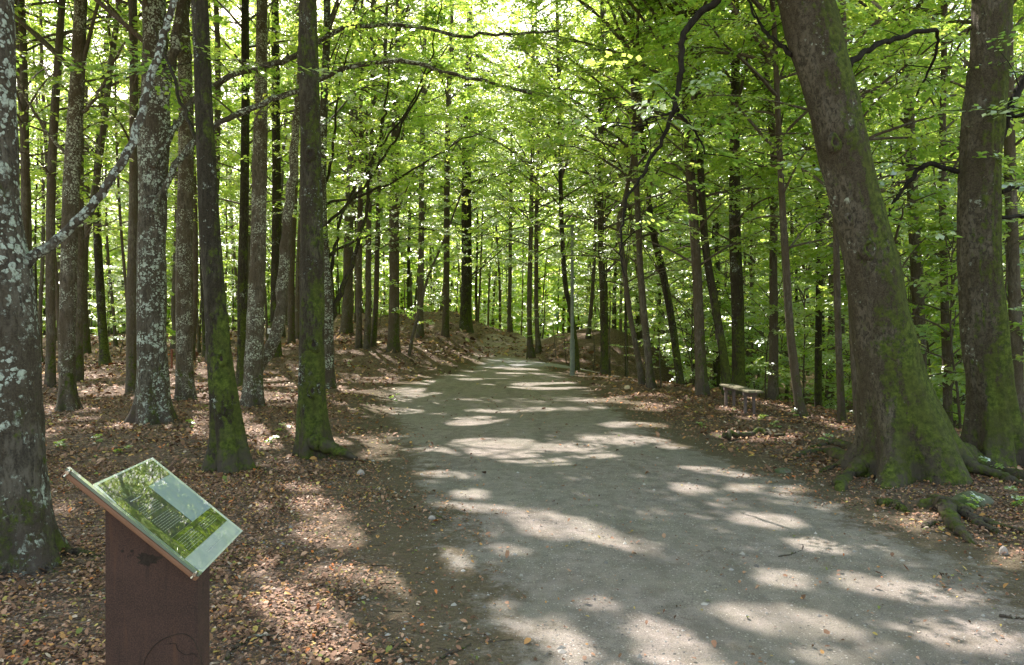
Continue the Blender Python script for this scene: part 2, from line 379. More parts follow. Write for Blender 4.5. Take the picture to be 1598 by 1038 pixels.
# ------------------------------------------------------------------ sun patches on the ground (gaps cut for them into the canopy)
ELL = [(765,708,62,9,0),(835,703,62,8,0),(830,722,60,8,4),(700,745,50,5,3),(733,776,26,8,0),(770,800,90,7,3),(850,822,50,20,10),(945,838,85,15,14),
 (1000,856,45,9,14),(790,863,26,8,8),(932,940,24,9,0),(1222,898,40,13,8),(1225,960,110,18,8),(1045,1000,70,30,25),(1090,1030,60,14,14),(880,1000,40,30,40),(1500,985,95,18,10),
 (1195,806,55,9,4),(1158,758,26,5,0),(1270,846,45,10,10),(1420,920,110,12,8),(960,690,52,5,2),(1010,688,30,4,3),(505,800,50,18,10),(515,842,55,22,8),
 (405,895,26,20,10),(470,940,70,16,22),(565,908,85,16,10),(505,1000,62,34,10),(640,925,32,8,5),(715,880,20,14,30),(795,970,32,22,45),(430,965,40,18,40),
 (1432,808,34,13,0),(1575,868,34,16,0),(1235,762,20,4,0),(1075,761,26,6,0),(1120,735,55,5,6),(1290,1010,60,10,5),(1330,905,30,6,0),(915,700,30,5,0),
 (600,640,60,5,0),(740,650,30,3,0),(820,640,60,3,0),(905,640,40,3,0),(480,760,40,6,0),(380,800,30,6,0),(130,790,50,10,0),(180,760,60,10,0),(260,800,25,6,0),(430,720,50,8,0),(1215,634,45,6,14),(1290,655,55,4,10),(1150,642,30,4,5),(1330,668,40,4,8)]
ELL = np.array(ELL, float)
_s = np.random.default_rng(11)
_K = [(_s.uniform(0, 6.28), _s.uniform(1.0, 5.5), _s.uniform(0, 6.28)) for _ in range(22)]
def field(x, y):
    z = 0
    for a, k, p in _K: z = z + np.sin(k * (x * math.cos(a) + y * math.sin(a)) + p) / (k ** .35)
    return z
_smp = field(_s.uniform(-15, 15, 20000), _s.uniform(0, 40, 20000)); _q = np.quantile(_smp, [.46, .52, .70, .78, .86, .93])
def lit(x, y):
    """True where the sun reaches the ground"""
    far_ = y > 60
    if far_.all(): return np.zeros(x.shape, bool)
    ys = np.maximum(y, .5)
    px = CX + F * x / ys; py = CY + F * EYE / ys
    m = np.zeros(x.shape, bool)
    for cx, cy, a, b, r in ELL:
        r = math.radians(r); dx, dy = px - cx, py - cy
        Yc = F * EYE / (cy - CY); a = a + .05 * F / Yc; b = b + .05 * F * EYE / Yc ** 2
        u = (dx * math.cos(r) + dy * math.sin(r)) / a; v = (-dx * math.sin(r) + dy * math.cos(r)) / b
        m |= u * u + v * v < 1.0
    f = field(x, y)
    left = (x < -2.2) | (px < 620)
    thr = np.where(y < 9, _q[5] + 9, np.where(left, np.where(y < 20, _q[1], _q[0]), np.where(y < 20, _q[4], _q[3])))
    near_left = (y < 9) & (y > 2.0) & (px < 420) & (py < 800); thr = np.where(near_left, _q[4], thr)
    beyond = px > 1250; thr = np.where(beyond & (y < 12), 99, thr)
    m |= f > thr
    m &= ~((px > 120) & (px < 480) & (py > 690) & (px < 395) & (py < 900))        # the lectern itself stands in shade
    return m
def to_ground(P):
    k = P[..., 2:3] / SDIR[2]
    return (P - SDIR * k)

def lit_any(P, n=1):
    g = to_ground(np.asarray(P, float)); return lit(g[:, 0], g[:, 1]).sum() >= n
# ------------------------------------------------------------------ leaf sprays
def make_spray(rng, n=26, hexa=False):
    """flat fan of leaves along a twig and its side shoots; x forward, unit length about 1"""
    C = []; D = []
    for i in range(n):
        t = i / n
        if i % 3 == 0: base = np.array([t, 0, 0]); a = rng.choice([-1, 1]) * rng.uniform(.5, 1.1); off = 0
        else:
            s = rng.choice([-1, 1]); ln = rng.uniform(.08, .42) * (1 - .6 * t); base = np.array([t * .85, 0, 0]) + ln * np.array([.75, s * .66, 0]); a = s * rng.uniform(.1, 1.2)
        base = base + rng.normal(0, .02, 3); base[2] += -.10 * (base[0] ** 2) + rng.normal(0, .025)
        C.append(base); D.append(a)
    C = np.array(C); D = np.array(D)
    fwd = np.stack([np.cos(D), np.sin(D), rng.normal(-.12, .22, n)], 1); fwd /= np.linalg.norm(fwd, axis=1)[:, None]
    up = np.stack([rng.normal(0, .28, n), rng.normal(0, .28, n), np.ones(n)], 1)
    side = np.cross(up, fwd); side /= np.linalg.norm(side, axis=1)[:, None]; upn = np.cross(fwd, side)
    sz = rng.uniform(.75, 1.2, n)
    if hexa: prof = [(0, 0, 0), (.28, .27, .05), (.62, .29, .06), (1, 0, -.04), (.62, -.29, .06), (.28, -.27, .05)]
    else: prof = [(0, 0, 0), (.45, .31, .05), (1, 0, -.03), (.45, -.31, .05)]
    L_ = np.stack([fwd * a + side * b + upn * c for a, b, c in prof], 1) * sz[:, None, None]     # unit leaves about their stalks
    return C, L_, rng.uniform(0, 1, n)
SPR = {h: [make_spray(np.random.default_rng(100 + i + 50 * h), 26, h) for i in range(10)] for h in (False, True)}

class Leaves:
    """collects sprays (position, yaw, pitch, roll, length) and bakes them into a Buf"""
    def __init__(s): s.r = []
    def add(s, p, yaw, pitch, roll, ln, tint): s.r.append((*p, yaw, pitch, roll, ln, tint))
    def bake(s, buf, mi, leaf, rng, hexa=False, carve=False, jitter=.14):
        if not s.r: return
        A = np.array(s.r); k = rng.integers(0, 10, len(A))
        for t in range(10):
            B = A[k == t]
            if not len(B): continue
            C, Lf, tn = SPR[hexa][t]
            cy, sy, cp, sp, cr, sr = [f(B[:, i]) for i in (3, 4, 5) for f in (np.cos, np.sin)]
            X = np.stack([cy * cp, sy * cp, sp], 1); Yv = np.stack([-sy, cy, 0 * cy], 1); Z = np.cross(X, Yv)
            Y2 = Yv * cr[:, None] + Z * sr[:, None]; Z2 = np.cross(X, Y2)
            R = np.stack([X, Y2, Z2], 2)                                   # columns are axes
            c = np.einsum('nij,lj->nli', R, C) * B[:, 6][:, None, None] + B[:, None, :3]
            lf = np.einsum('nij,lvj->nlvi', R, Lf) * leaf
            n, l, v = lf.shape[:3]
            V = c[:, :, None] + lf * rng.uniform(.8, 1.25, (n, l, 1, 1))
            tint = np.clip(B[:, 7][:, None] + (tn[None] - .5) * .35 + rng.normal(0, jitter, (n, l)), 0, 1)
            V = V.reshape(n * l, v, 3); tint = tint.ravel()
            if carve:  # cuts away leaves that would shade a chosen sun patch
                g = to_ground(V[:, 0] + 0)
                g = (g + to_ground(V[:, v // 2])) / 2; keep = ~lit(g[:, 0], g[:, 1]); V = V[keep]; tint = tint[keep]
            m = len(V)
            buf.add(V.reshape(-1, 3), np.arange(m * v).reshape(m, v), mi, np.repeat(tint, v))

def curve_branch(p0, yaw, elev, ln, rng, n=6, droop=.35, wig=.10):
    """points of a branch leaving p0"""
    P = [np.array(p0, float)]; e = elev; y = yaw
    for i in range(n - 1):
        P.append(P[-1] + ln / (n - 1) * np.array([math.cos(y) * math.cos(e), math.sin(y) * math.cos(e), math.sin(e)]))
        e -= droop / (n - 1) * rng.uniform(.3, 1.6); y += rng.normal(0, wig)
    return np.array(P)

def fill_crown(buf, path, zlo, zhi, rmax, nb, rng, leaf=.1, bark_i=0, leaf_i=1, dens=1.0, carve=False, hexa=False, frad=.02, low_sparse=.5, tint0=.6, spray=.62, steep=0.0, zpeak=.55, far=False, topthin=.5):
    path = np.asarray(path); LV = Leaves()
    for i in range(nb):
        f = (i + rng.uniform()) / nb; z = zlo + (zhi - zlo) * f ** .9
        p0 = np.array([np.interp(z, path[:, 2], path[:, j]) for j in (0, 1, 2)]); p0[2] = z
        prof = (.45 + .55 * min(1, f / zpeak)) if f < zpeak else max(.25, 1 - .75 * (f - zpeak) / (1 - zpeak))
        ln = rmax * prof * rng.uniform(.7, 1.15); yaw = i * 2.4 + rng.normal(0, .4)
        el = rng.uniform(.15, .75) + steep + .5 * f
        P = curve_branch(p0, yaw, el, ln, rng, 6, .55)
        r0 = max(.012, frad * ln * .55 + .004); R = np.linspace(r0, r0 * .22, 6)
        if carve and P[:, 2].mean() > 7.5 and lit_any(P, 2): R = R * .4
        tube(buf, P, R, 4 if far else 5, bark_i, cap=False)
        thin = (low_sparse + (1 - low_sparse) * min(1, f / .3)) * (1 if f < topthin else .14)
        ns = max(2, int(ln * 1.5))
        for s in range(ns):
            t = rng.uniform(.3, 1.0) ** .8; q = P[-1] if t > .97 else np.array([np.interp(t * 5, range(6), P[:, j]) for j in range(3)])
            sgn = 1 if s % 2 else -1; y2 = yaw + sgn * rng.uniform(.35, 1.05); l2 = ln * rng.uniform(.22, .45) * (1.25 - .6 * t)
            Q = curve_branch(q, y2, rng.uniform(-.05, .45), l2, rng, 4, .35, .14)
            if not (carve and lit_any(Q)): tube(buf, Q, np.linspace(r0 * .38, .004, 4), 3, bark_i, cap=False)
            m = max(2, int(l2 / .30 * dens * thin))
            tb = tint0 + rng.normal(0, .13)
            for a in range(m):
                t2 = rng.uniform(.15, 1); w = np.array([np.interp(t2 * 3, range(4), Q[:, j]) for j in range(3)])
                LV.add(w + rng.normal(0, .05, 3), y2 + rng.choice([-1, 1]) * rng.uniform(.1, 1.0), rng.normal(-.08, .18), rng.normal(0, .28), spray * rng.uniform(.7, 1.25), tb)
        for a in range(int(ln * 1.6 * dens * thin)):
            t2 = rng.uniform(.35, 1); w = np.array([np.interp(t2 * 5, range(6), P[:, j]) for j in range(3)])
            LV.add(w, yaw + rng.choice([-1, 1]) * rng.uniform(.2, 1.2), rng.normal(-.08, .18), rng.normal(0, .28), spray * rng.uniform(.7, 1.25), tint0 + rng.normal(0, .13))
    return LV

# ------------------------------------------------------------------ trunks
def trunk(buf, P, R, ns, rng, lobes=.0, mi=0, lump=.03, foot_h=.42, z0=None, relief=.004):
    """near-vertical trunk: rings in the horizontal plane; lobes = root flare ridges at the foot"""
    P = np.asarray(P, float); R = np.asarray(R, float); n = len(P); z0 = P[0, 2] if z0 is None else z0
    th = np.linspace(0, 2 * np.pi, ns, endpoint=False)
    h = P[:, 2] - z0; lob = lobes * np.exp(-np.clip(h, 0, 9) / foot_h)
    ph = rng.uniform(0, 6.28, 6); k1 = rng.integers(4, 6)
    L1 = np.maximum(np.cos(k1 * th[None] + ph[0] + .35 * np.sin(2 * th[None] + ph[1])), -.35) * .7 + .3 * np.cos((k1 + 3) * th[None] + ph[2])
    RR = R[:, None] * (1 + lob[:, None] * L1)
    for k, f, a in ((2, .9, lump), (3, 2.1, lump * .8), (2, 4.7, lump * .5), (5, 7.5, lump * .4), (7, 3.1, lump * .35)):
        RR = RR * (1 + a * np.sin(k * th[None] + ph[3] * k + 1.7 * np.sin(f * h[:, None] + ph[4])) * np.cos(f * h[:, None] + ph[5] + k))
    if ns >= 40:
        q = rng.standard_normal((n + 8, ns)); q = sum(q[i:i + n] for i in range(9)) / 3; q = q * .6 + .4 * np.roll(q, 1, 1)
        RR = RR + relief * q * np.minimum(1, R[:, None] / .2)
    # lean: tilt the rings with the axis
    T = np.gradient(P, axis=0); T /= np.linalg.norm(T, axis=1)[:, None]
    A = np.stack([T[:, 2], 0 * T[:, 0], -T[:, 0]], 1); A /= np.linalg.norm(A, axis=1)[:, None]; B = np.cross(T, A)
    w = sm(h / .5)[:, None]; A = A * w + np.array([1, 0, 0]) * (1 - w); B = B * w + np.array([0, 1, 0]) * (1 - w)
    V = P[:, None] + RR[..., None] * (np.cos(th)[None, :, None] * A[:, None] + np.sin(th)[None, :, None] * B[:, None])
    buf.add(V.reshape(-1, 3), grid_faces(n, ns), mi)
    buf.add(V[-1], np.arange(ns)[None], mi)
def px3(px, py, Y): return np.array([(px - CX) / F * Y, Y, EYE - (py - CY) / F * Y])
def knot(parent, c, nrm, r, mat, dark, scale_z=1.35):
    """healed branch scar: a raised lip round a sunken dark eye"""
    nrm = np.array(nrm, float); nrm /= np.linalg.norm(nrm); a = np.cross([0, 0, 1], nrm); a /= np.linalg.norm(a); b = np.cross(nrm, a)
    B = Buf(); rings = []
    th = np.linspace(0, 2 * np.pi, 18, endpoint=False); rg = np.random.default_rng(int(abs(c[2]) * 1000))
    w = 1 + .12 * np.sin(2 * th + rg.uniform(0, 6)) + .08 * np.sin(3 * th + rg.uniform(0, 6))
    for q, hgt in ((1.55, -.25), (1.25, .10), (1.0, .30), (.78, .26), (.62, .05), (.45, -.12)):
        rings.append(np.array(c)[None] + (r * q * w)[:, None] * (np.cos(th)[:, None] * a + scale_z * np.sin(th)[:, None] * b) + nrm * hgt * r * (1 + .15 * rg.standard_normal((18, 1))))
    V = np.array(rings).reshape(-1, 3); B.add(V, grid_faces(6, 18), 0)
    o = obj('knot', B.mesh('knot', [mat]), parent)
    E_ = Buf(); E_.add(rings[-1], np.arange(18)[None], 0); obj('hollow', E_.mesh('hollow', [dark]), o)
    return o
DARK = simple('dark_brown', (.02, .015, .012), .95, 0, 30, (.05, .035, .025), .5)  # plain dark brown for knot eyes, pillar holes, engraved lines, stain and bracket

TREES = []      # (object, trunk path) of the hand-placed trees, for the canopy above them
def tree(label, base, prof, mat, cat='tree', name='beech_tree', group=None, top=19, near=False, crown=None, lobes=.25, limbs=(), Y=None, seed=0, limb_mat=None, lw=1.0, leaf=.10):
    """base: photo pixel of the foot; prof: (px, py, width in px) up the trunk at the foot's depth"""
    rng = np.random.default_rng(1000 + seed + int(base[0]))
    if Y is None: g = ground_at(*base)
    else: x = (base[0] - CX) / F * Y; g = np.array([x, Y, float(H(x, Y))])
    Yd = g[1]
    pts = [px3(a, b, Yd) for a, b, w in prof]; rad = [w / 2 / F * Yd for a, b, w in prof]
    if pts[0][2] > g[2] + .15:
        pts.insert(0, np.array([g[0], Yd, g[2]])); rad.insert(0, rad[0] * 1.25)
    pts[0] = np.array([pts[0][0], Yd, g[2] - .12])
    # carry on above the frame
    d = pts[-1] - pts[-2]; d /= np.linalg.norm(d); z = pts[-1][2]; x = pts[-1].copy(); r = rad[-1]
    x0 = x.copy(); k = 0
    while x[2] < top:
        k += 1; d = d * .8 + np.array([0, 0, .2]) + rng.normal(0, .02, 3); d /= np.linalg.norm(d); x = x + d * 2.2; r *= .86; pts.append(x.copy()); rad.append(max(r, .02))
    PR = spline(np.column_stack([pts, rad]), int(190 if near else 50)); P, R = PR[:, :3], np.maximum(PR[:, 3], .012)
    # depth wander so trunks are not in a plane
    hh = np.clip(P[:, 2] - g[2], 0, 30); P[:, 1] += (hh * rng.normal(0, .012) + .05 * np.sin(hh * .5 + rng.uniform(0, 6)) * sm(hh / 3)) * (Yd / 12)
    zz = P[:, 2]; order = np.argsort(zz); P, R = P[order], R[order]
    o = empty(name, g); tag(o, label, cat, group)
    b = Buf(); trunk(b, P - g, R, (72 if mat == 'big' else 48) if near else 16, rng, lobes, 0, .045 if near else .03, z0=0, relief=.007 if mat == 'big' else .004)
    obj('trunk', b.mesh('trunk', [BK[mat]]), o)
    for lm in limbs:
        pl, leafy = lm[0], lm[1]; Yl = lm[2] if len(lm) > 2 else (Yd, Yd)
        n = len(pl); Q = [px3(a, c, Yl[0] + (Yl[1] - Yl[0]) * i / (n - 1)) for i, (a, c, w) in enumerate(pl)]
        W = [lw * w / 2 / F * (Yl[0] + (Yl[1] - Yl[0]) * i / (n - 1)) for i, (a, c, w) in enumerate(pl)]
        S = spline(np.column_stack([Q, W]), max(10, 5 * n)); lb = Buf()
        jit = rng.normal(0, 1, (len(S), 3)) * .012 * (Yd / 10)
        S[:, :3] += jit; tube(lb, S[:, :3] - g, np.maximum(S[:, 3], .006), 10 if near else 6, 0, .05, rng)
        if leafy:
            LV = Leaves()
            for _ in range(int(leafy)):
                t = rng.uniform(.25, 1) * (len(S) - 1); c = np.array([np.interp(t, range(len(S)), S[:, j]) for j in range(3)]) - g
                yw = rng.uniform(0, 6.28); tw = curve_branch(c, yw, rng.uniform(-.3, .6), rng.uniform(.5, 1.4), rng, 4, .4)
                tube(lb, tw, np.linspace(.009, .003, 4), 3, 0, cap=False)
                for q in tw[1:]:
                    LV.add(q, yw + rng.normal(0, .7), rng.normal(-.1, .2), rng.normal(0, .3), rng.uniform(.4, .7), .5 + rng.normal(0, .15))
            LV.bake(lb, 1, leaf * .85, rng)
        obj('branch', lb.mesh('branch', [BK[limb_mat or mat], LEAF]), o)
    if crown:
        cb = Buf(); kw = dict(crown); zlo = kw.pop('zlo'); zhi = kw.pop('zhi', top - .5); rm = kw.pop('r', 4); nb = kw.pop('nb', 22)
        cv = kw.pop('carve', False); lf = kw.get('leaf', leaf); kw['leaf'] = lf
        LV = fill_crown(cb, P, zlo, zhi, rm, nb, rng, **kw)
        LV.bake(cb, 1, lf, rng, carve=cv)
        obj('crown', cb.mesh('crown', [BK['dark'], LEAF], smooth=False, origin=g), o)
    TREES.append((o, P, g)); return o, g

def vis_top(Y): return EYE + .46 * Y + .5        # height where the frame ends at depth Y
C_near = lambda z=8, r=4.5, nb=20, **k: dict(zlo=z, r=r, nb=nb, carve=True, leaf=.13, dens=1.1, **k)

# ---- the trees standing left of the path, nearest first
tree('thick lichen covered beech trunk cut off by the photo edge, standing beside the info sign', (20, 885),
     [(18, 885, 150), (16, 850, 122), (18, 800, 110), (14, 720, 104), (12, 620, 98), (8, 520, 94), (2, 430, 88), (-6, 330, 72), (-8, 200, 64), (-10, 60, 62), (-14, -80, 60)],
     'lichen', near=True, lobes=.5, top=17, crown=C_near(7.5, 4, 16),
     limbs=[([(14, 455, 26), (42, 412, 19), (85, 378, 15), (122, 345, 14), (160, 300, 13), (192, 250, 13), (212, 205, 12), (228, 150, 12), (248, 80, 11), (272, 0, 10), (300, -80, 8)], 0, (5.1, 5.6)),])
tree('slim pale lichen speckled beech trunk with spreading root foot, left of the thick lichened one', (108, 640),
     [(108, 640, 38), (105, 610, 25), (106, 540, 23), (110, 440, 23), (112, 330, 23), (117, 200, 22), (122, 80, 20), (126, -40, 18)], 'lichen_fine', near=True, lobes=.4, crown=C_near(9, 4, 18),
     limbs=[([(112, 250, 6), (80, 215, 5), (40, 150, 4), (0, 60, 3)], 6), ([(116, 190, 7), (150, 150, 5), (175, 100, 4), (200, 60, 3)], 5)])
tree('stout lichen blotched beech with mossy foot, its branches arching far right', (240, 660),
     [(241, 660, 66), (240, 640, 54), (238, 590, 46), (234, 500, 44), (233, 400, 42), (235, 300, 41), (238, 200, 44), (240, 120, 40), (238, 40, 36), (236, -60, 32)], 'lichen', near=True, lobes=.46, crown=C_near(8, 4.5, 18),
     limbs=[([(246, 190, 20), (262, 120, 17), (275, 60, 15), (284, 0, 14), (292, -60, 12)], 0),
            ([(236, 260, 10), (262, 215, 10), (293, 170, 9), (340, 128, 9), (400, 108, 8), (470, 84, 8), (540, 44, 7), (640, 42, 6), (720, 55, 5), (800, 52, 4), (870, 50, 3)], 16, (12.7, 15.5)),
            ([(238, 330, 10), (290, 235, 10), (340, 195, 9), (400, 165, 9), (470, 138, 8), (555, 102, 7), (640, 96, 7), (690, 112, 6), (770, 130, 5), (830, 148, 4)], 14, (12.7, 15))])
tree('reddish brown speckled beech between the stout lichened trunk and the dark mossy one', (290, 625),
     [(290, 625, 36), (289, 600, 28), (290, 520, 25), (292, 400, 24), (294, 280, 23), (294, 160, 20), (290, 40, 19), (288, -60, 17)], 'lichen_fine', near=True, lobes=.35, crown=C_near(9, 4, 16))
o5, g5 = tree('dark mossy beech with a gaping knot hole, bending left, behind the info sign', (360, 735),
     [(362, 735, 64), (358, 700, 50), (352, 640, 42), (344, 560, 36), (337, 480, 33), (330, 380, 31), (323, 270, 29), (317, 150, 26), (312, 40, 25), (308, -60, 23)], 'mossy_dark', near=True, lobes=.5, crown=C_near(6.5, 4, 18),
     limbs=[([(332, 260, 8), (300, 200, 6), (270, 120, 5), (240, 40, 4)], 4)])
tree('forked greenish beech whose right limb curves away low down', (396, 634),
     [(396, 634, 40), (395, 610, 31), (396, 560, 29), (398, 480, 25), (400, 380, 24), (402, 260, 22), (405, 120, 19), (407, 0, 17)], 'lichen_fine', near=True, lobes=.28, crown=C_near(9, 4, 16),
     limbs=[([(400, 575, 24), (418, 548, 20), (434, 512, 18), (441, 450, 17), (447, 360, 15), (458, 250, 13), (466, 150, 11), (470, 40, 9)], 0, (16, 16.6))])
o7, g7 = tree('straight mossy beech nearest the path, patched with knots and flaring its root to the right', (494, 712),
     [(494, 712, 56), (490, 690, 48), (487, 640, 44), (486, 560, 40), (486, 480, 38), (486, 400, 36), (485, 300, 33), (483, 200, 31), (479, 100, 29), (477, 0, 27), (475, -80, 25)], 'mossy', near=True, lobes=.46, crown=C_near(7.5, 4.5, 18),
     limbs=[([(484, 690, 26), (512, 697, 22), (535, 706, 14), (556, 714, 6)], 0, (9.4, 9.2))])
tree('grey lichened beech splitting into two limbs just right of the knotted mossy one', (515, 606), 
     [(514, 606, 28), (512, 590, 22), (511, 520, 20), (511, 450, 18), (506, 380, 15), (503, 280, 14), (506, 150, 12), (510, 40, 11)], 'lichen', limb_mat='mossy_dark', lw=.62, near=False, lobes=.3, crown=C_near(8, 4.2, 22),
     limbs=[([(514, 500, 16), (530, 460, 14), (545, 420, 12), (560, 380, 10), (572, 330, 9), (578, 260, 8), (600, 180, 6), (612, 60, 4)], 10),
            ([(512, 440, 10), (524, 380, 8), (540, 320, 7), (585, 240, 6), (630, 180, 5), (668, 100, 4), (690, 0, 3)], 14),
            ([(508, 350, 8), (560, 300, 7), (610, 230, 6), (650, 150, 5), (700, 70, 3)], 14), ([(505, 300, 8), (520, 230, 7), (528, 140, 5), (560, 20, 4)], 8),
            ([(512, 400, 8), (560, 372, 7), (620, 356, 5), (680, 360, 3)], 14), ([(506, 320, 7), (600, 290, 6), (700, 230, 4), (760, 200, 3)], 16)])
L2 = [  # further trunks left of the path: label, base, profile, bark, depth
 ('dark straight trunk hidden behind the stout lichened beech on its left side', (206, 612), [(206, 612, 20), (206, 560, 16), (207, 400, 15), (208, 200, 13), (210, 0, 12)], 'dark', None),
 ('thin dark trunk left of the pale speckled beech, its foot in sunny leaves', (78, 604), [(78, 604, 18), (79, 560, 14), (82, 400, 13), (86, 200, 12), (95, 20, 10)], 'dark', None),
 ('plain brown trunk rising from the bright clearing at left', (133, 552), [(133, 552, 18), (134, 500, 14), (136, 350, 13), (142, 180, 11), (160, 0, 9)], 'brown', None),
 ('pair-mate brown trunk standing just left of the one in the sunlit clearing', (118, 575), [(122, 575, 16), (122, 500, 12), (124, 300, 11), (130, 100, 9)], 'dark', 23),
 ('slim black trunk seen between the stout lichened beech and the reddish one', (275, 545), [(275, 545, 16), (276, 500, 12), (278, 350, 11), (280, 150, 10)], 'dark', None),
 ('mossy black trunk tucked close behind the forked beech, on its left', (380, 602), [(380, 602, 22), (379, 560, 16), (381, 450, 15), (383, 300, 13), (384, 100, 12), (385, 0, 11)], 'mossy_dark', None),
 ('dark green trunk carrying the small white trail marker', (429, 556), [(429, 556, 22), (430, 530, 16), (431, 400, 15), (432, 250, 13), (434, 80, 12)], 'mossy_dark', None),
 ('dark brown trunk on the leafy mound, thickest left of the far path', (614, 549), [(613, 549, 24), (614, 530, 18), (615, 450, 16), (616, 330, 15), (618, 180, 12)], 'brown', None),
 ('left one of three close-set thin trunks on the leafy mound', (560, 543), [(560, 543, 11), (561, 480, 9), (563, 300, 8), (565, 150, 7)], 'dark', None),
 ('middle one of three close-set thin trunks on the leafy mound', (573, 544), [(572, 544, 11), (574, 480, 9), (576, 300, 8), (580, 150, 7)], 'dark', None),
 ('right one of three close-set thin trunks on the leafy mound, leaning slightly', (582, 541), [(582, 541, 10), (586, 480, 8), (591, 330, 7), (600, 150, 6)], 'brown', None),
 ('wide dark mossy trunk beside the head of the climbing path', (726, 517), [(726, 517, 26), (727, 500, 19), (728, 420, 17), (728, 300, 15), (730, 150, 12)], 'mossy_dark', None),
 ('black trunk at the left photo edge behind the thick lichened beech', (52, 560), [(52, 560, 16), (50, 480, 13), (46, 300, 13), (40, 100, 11), (36, 0, 10)], 'dark', 22),
 ('black trunk touching the thick lichened beech at the edge', (26, 570), [(34, 570, 18), (32, 480, 13), (30, 300, 12), (28, 100, 11)], 'dark', 20),
 ('dark twin trunk behind the speckled beech, leaning right', (150, 570), [(100, 590, 14), (112, 480, 11), (140, 300, 10), (165, 100, 9), (180, 0, 8)], 'dark', 24),
 ('thin brown trunk standing right of the white trail marker', (455, 535), [(455, 535, 12), (455, 450, 10), (458, 250, 9), (460, 100, 8)], 'brown', 33),
 ('grey trunk between the knotted mossy beech and the three thin trunks', (541, 520), [(541, 520, 20), (541, 480, 17), (543, 300, 14), (546, 150, 12)], 'dark', 40),
 ('thin pale trunk left of the wide mossy one on the crest', (695, 525), [(695, 525, 12), (696, 460, 10), (698, 300, 9), (700, 150, 8)], 'brown', None),
 ('slim trunk on the mound midway between the thick brown one and the crest', (655, 527), [(655, 527, 12), (656, 460, 10), (658, 300, 9), (661, 150, 7)], 'dark', None),
]
for i, (lb, bs, pr, bk, Yv) in enumerate(L2):
    tree(lb, bs, pr, bk, Y=Yv, seed=i, lobes=.3, top=20, crown=dict(zlo=4.2, r=4.4, nb=28, leaf=.13, dens=1.5, carve=True, low_sparse=.35))
tree('young sapling leaning right on the leafy mound with a few leaves', (638, 556), [(637, 556, 6), (645, 520, 5), (655, 480, 4.5), (668, 430, 4), (690, 380, 3)], 'dark', name='sapling', cat='sapling', lobes=0, top=5,
     crown=dict(zlo=1.5, zhi=4.6, r=1.4, nb=12, leaf=.10, dens=1.2, spray=.4))

# ---- the two big trees right of the path
oR1, gR1 = tree('huge leaning mossy beech at the path edge on the right, with spreading roots', (1425, 742),
     [(1425, 745, 176), (1420, 715, 146), (1409, 660, 122), (1394, 600, 100), (1374, 500, 86), (1355, 400, 80), (1330, 300, 76), (1307, 200, 76), (1281, 100, 76), (1254, 0, 78), (1225, -110, 74), (1200, -260, 74)],
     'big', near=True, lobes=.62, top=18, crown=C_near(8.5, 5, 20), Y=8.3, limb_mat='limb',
     limbs=[([(1205, -150, 30), (1160, -60, 18), (1118, 0, 12), (1088, 28, 11), (1066, 55, 10), (1064, 100, 9), (1052, 170, 8), (1036, 215, 6), (1012, 252, 6), (1004, 272, 5), (982, 305, 4.5), (970, 350, 4), (970, 400, 3), (974, 430, 2)], 4, (8.3, 8.6)),
            ([(1062, 172, 5), (1040, 178, 4), (1010, 185, 3), (1004, 198, 2.5), (940, 196, 2)], 3, (8.5, 9)),
            ([(1058, 176, 5), (1085, 205, 4), (1100, 240, 2)], 3, (8.5, 9)),
            ([(1320, 105, 12), (1350, 80, 9), (1392, 62, 8), (1450, 47, 7), (1463, 60, 5), (1452, 110, 4), (1430, 150, 3)], 5, (8.4, 9.6)),
            ([(1235, 85, 8), (1200, 55, 6), (1180, 30, 4), (1165, -10, 3)], 4, (8.3, 9))])
tree('thick upright beech at the right edge, pale scarred, behind the leaning giant', (1548, 722),
     [(1552, 722, 110), (1550, 700, 86), (1548, 650, 70), (1546, 600, 64), (1536, 500, 62), (1530, 400, 60), (1530, 300, 58), (1534, 200, 58), (1544, 80, 56), (1549, 0, 55), (1556, -100, 50)],
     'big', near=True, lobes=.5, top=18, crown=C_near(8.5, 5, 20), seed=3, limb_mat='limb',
     limbs=[([(1502, 268, 9), (1478, 262, 8), (1448, 256, 8), (1430, 270, 7), (1408, 296, 6), (1388, 330, 5), (1372, 362, 4)], 6, (9.0, 9.2)),
            ([(1560, 215, 16), (1572, 180, 13), (1590, 140, 12), (1610, 100, 10)], 4, (9, 9)), ([(1562, 300, 8), (1590, 292, 6), (1640, 300, 5)], 4, (9, 9.2)),
            ([(1570, 178, 7), (1590, 180, 5), (1620, 160, 4)], 4, (9, 8.7)), ([(1558, 340, 7), (1600, 338, 5), (1650, 350, 4)], 4, (9, 9.4))])
CR = lambda z=2.4, **k: dict(dict(zlo=z, r=4.6, nb=32, zhi=13.5, leaf=.095, dens=1.6, topthin=.6, carve=True, low_sparse=.6, tint0=.6), **k)
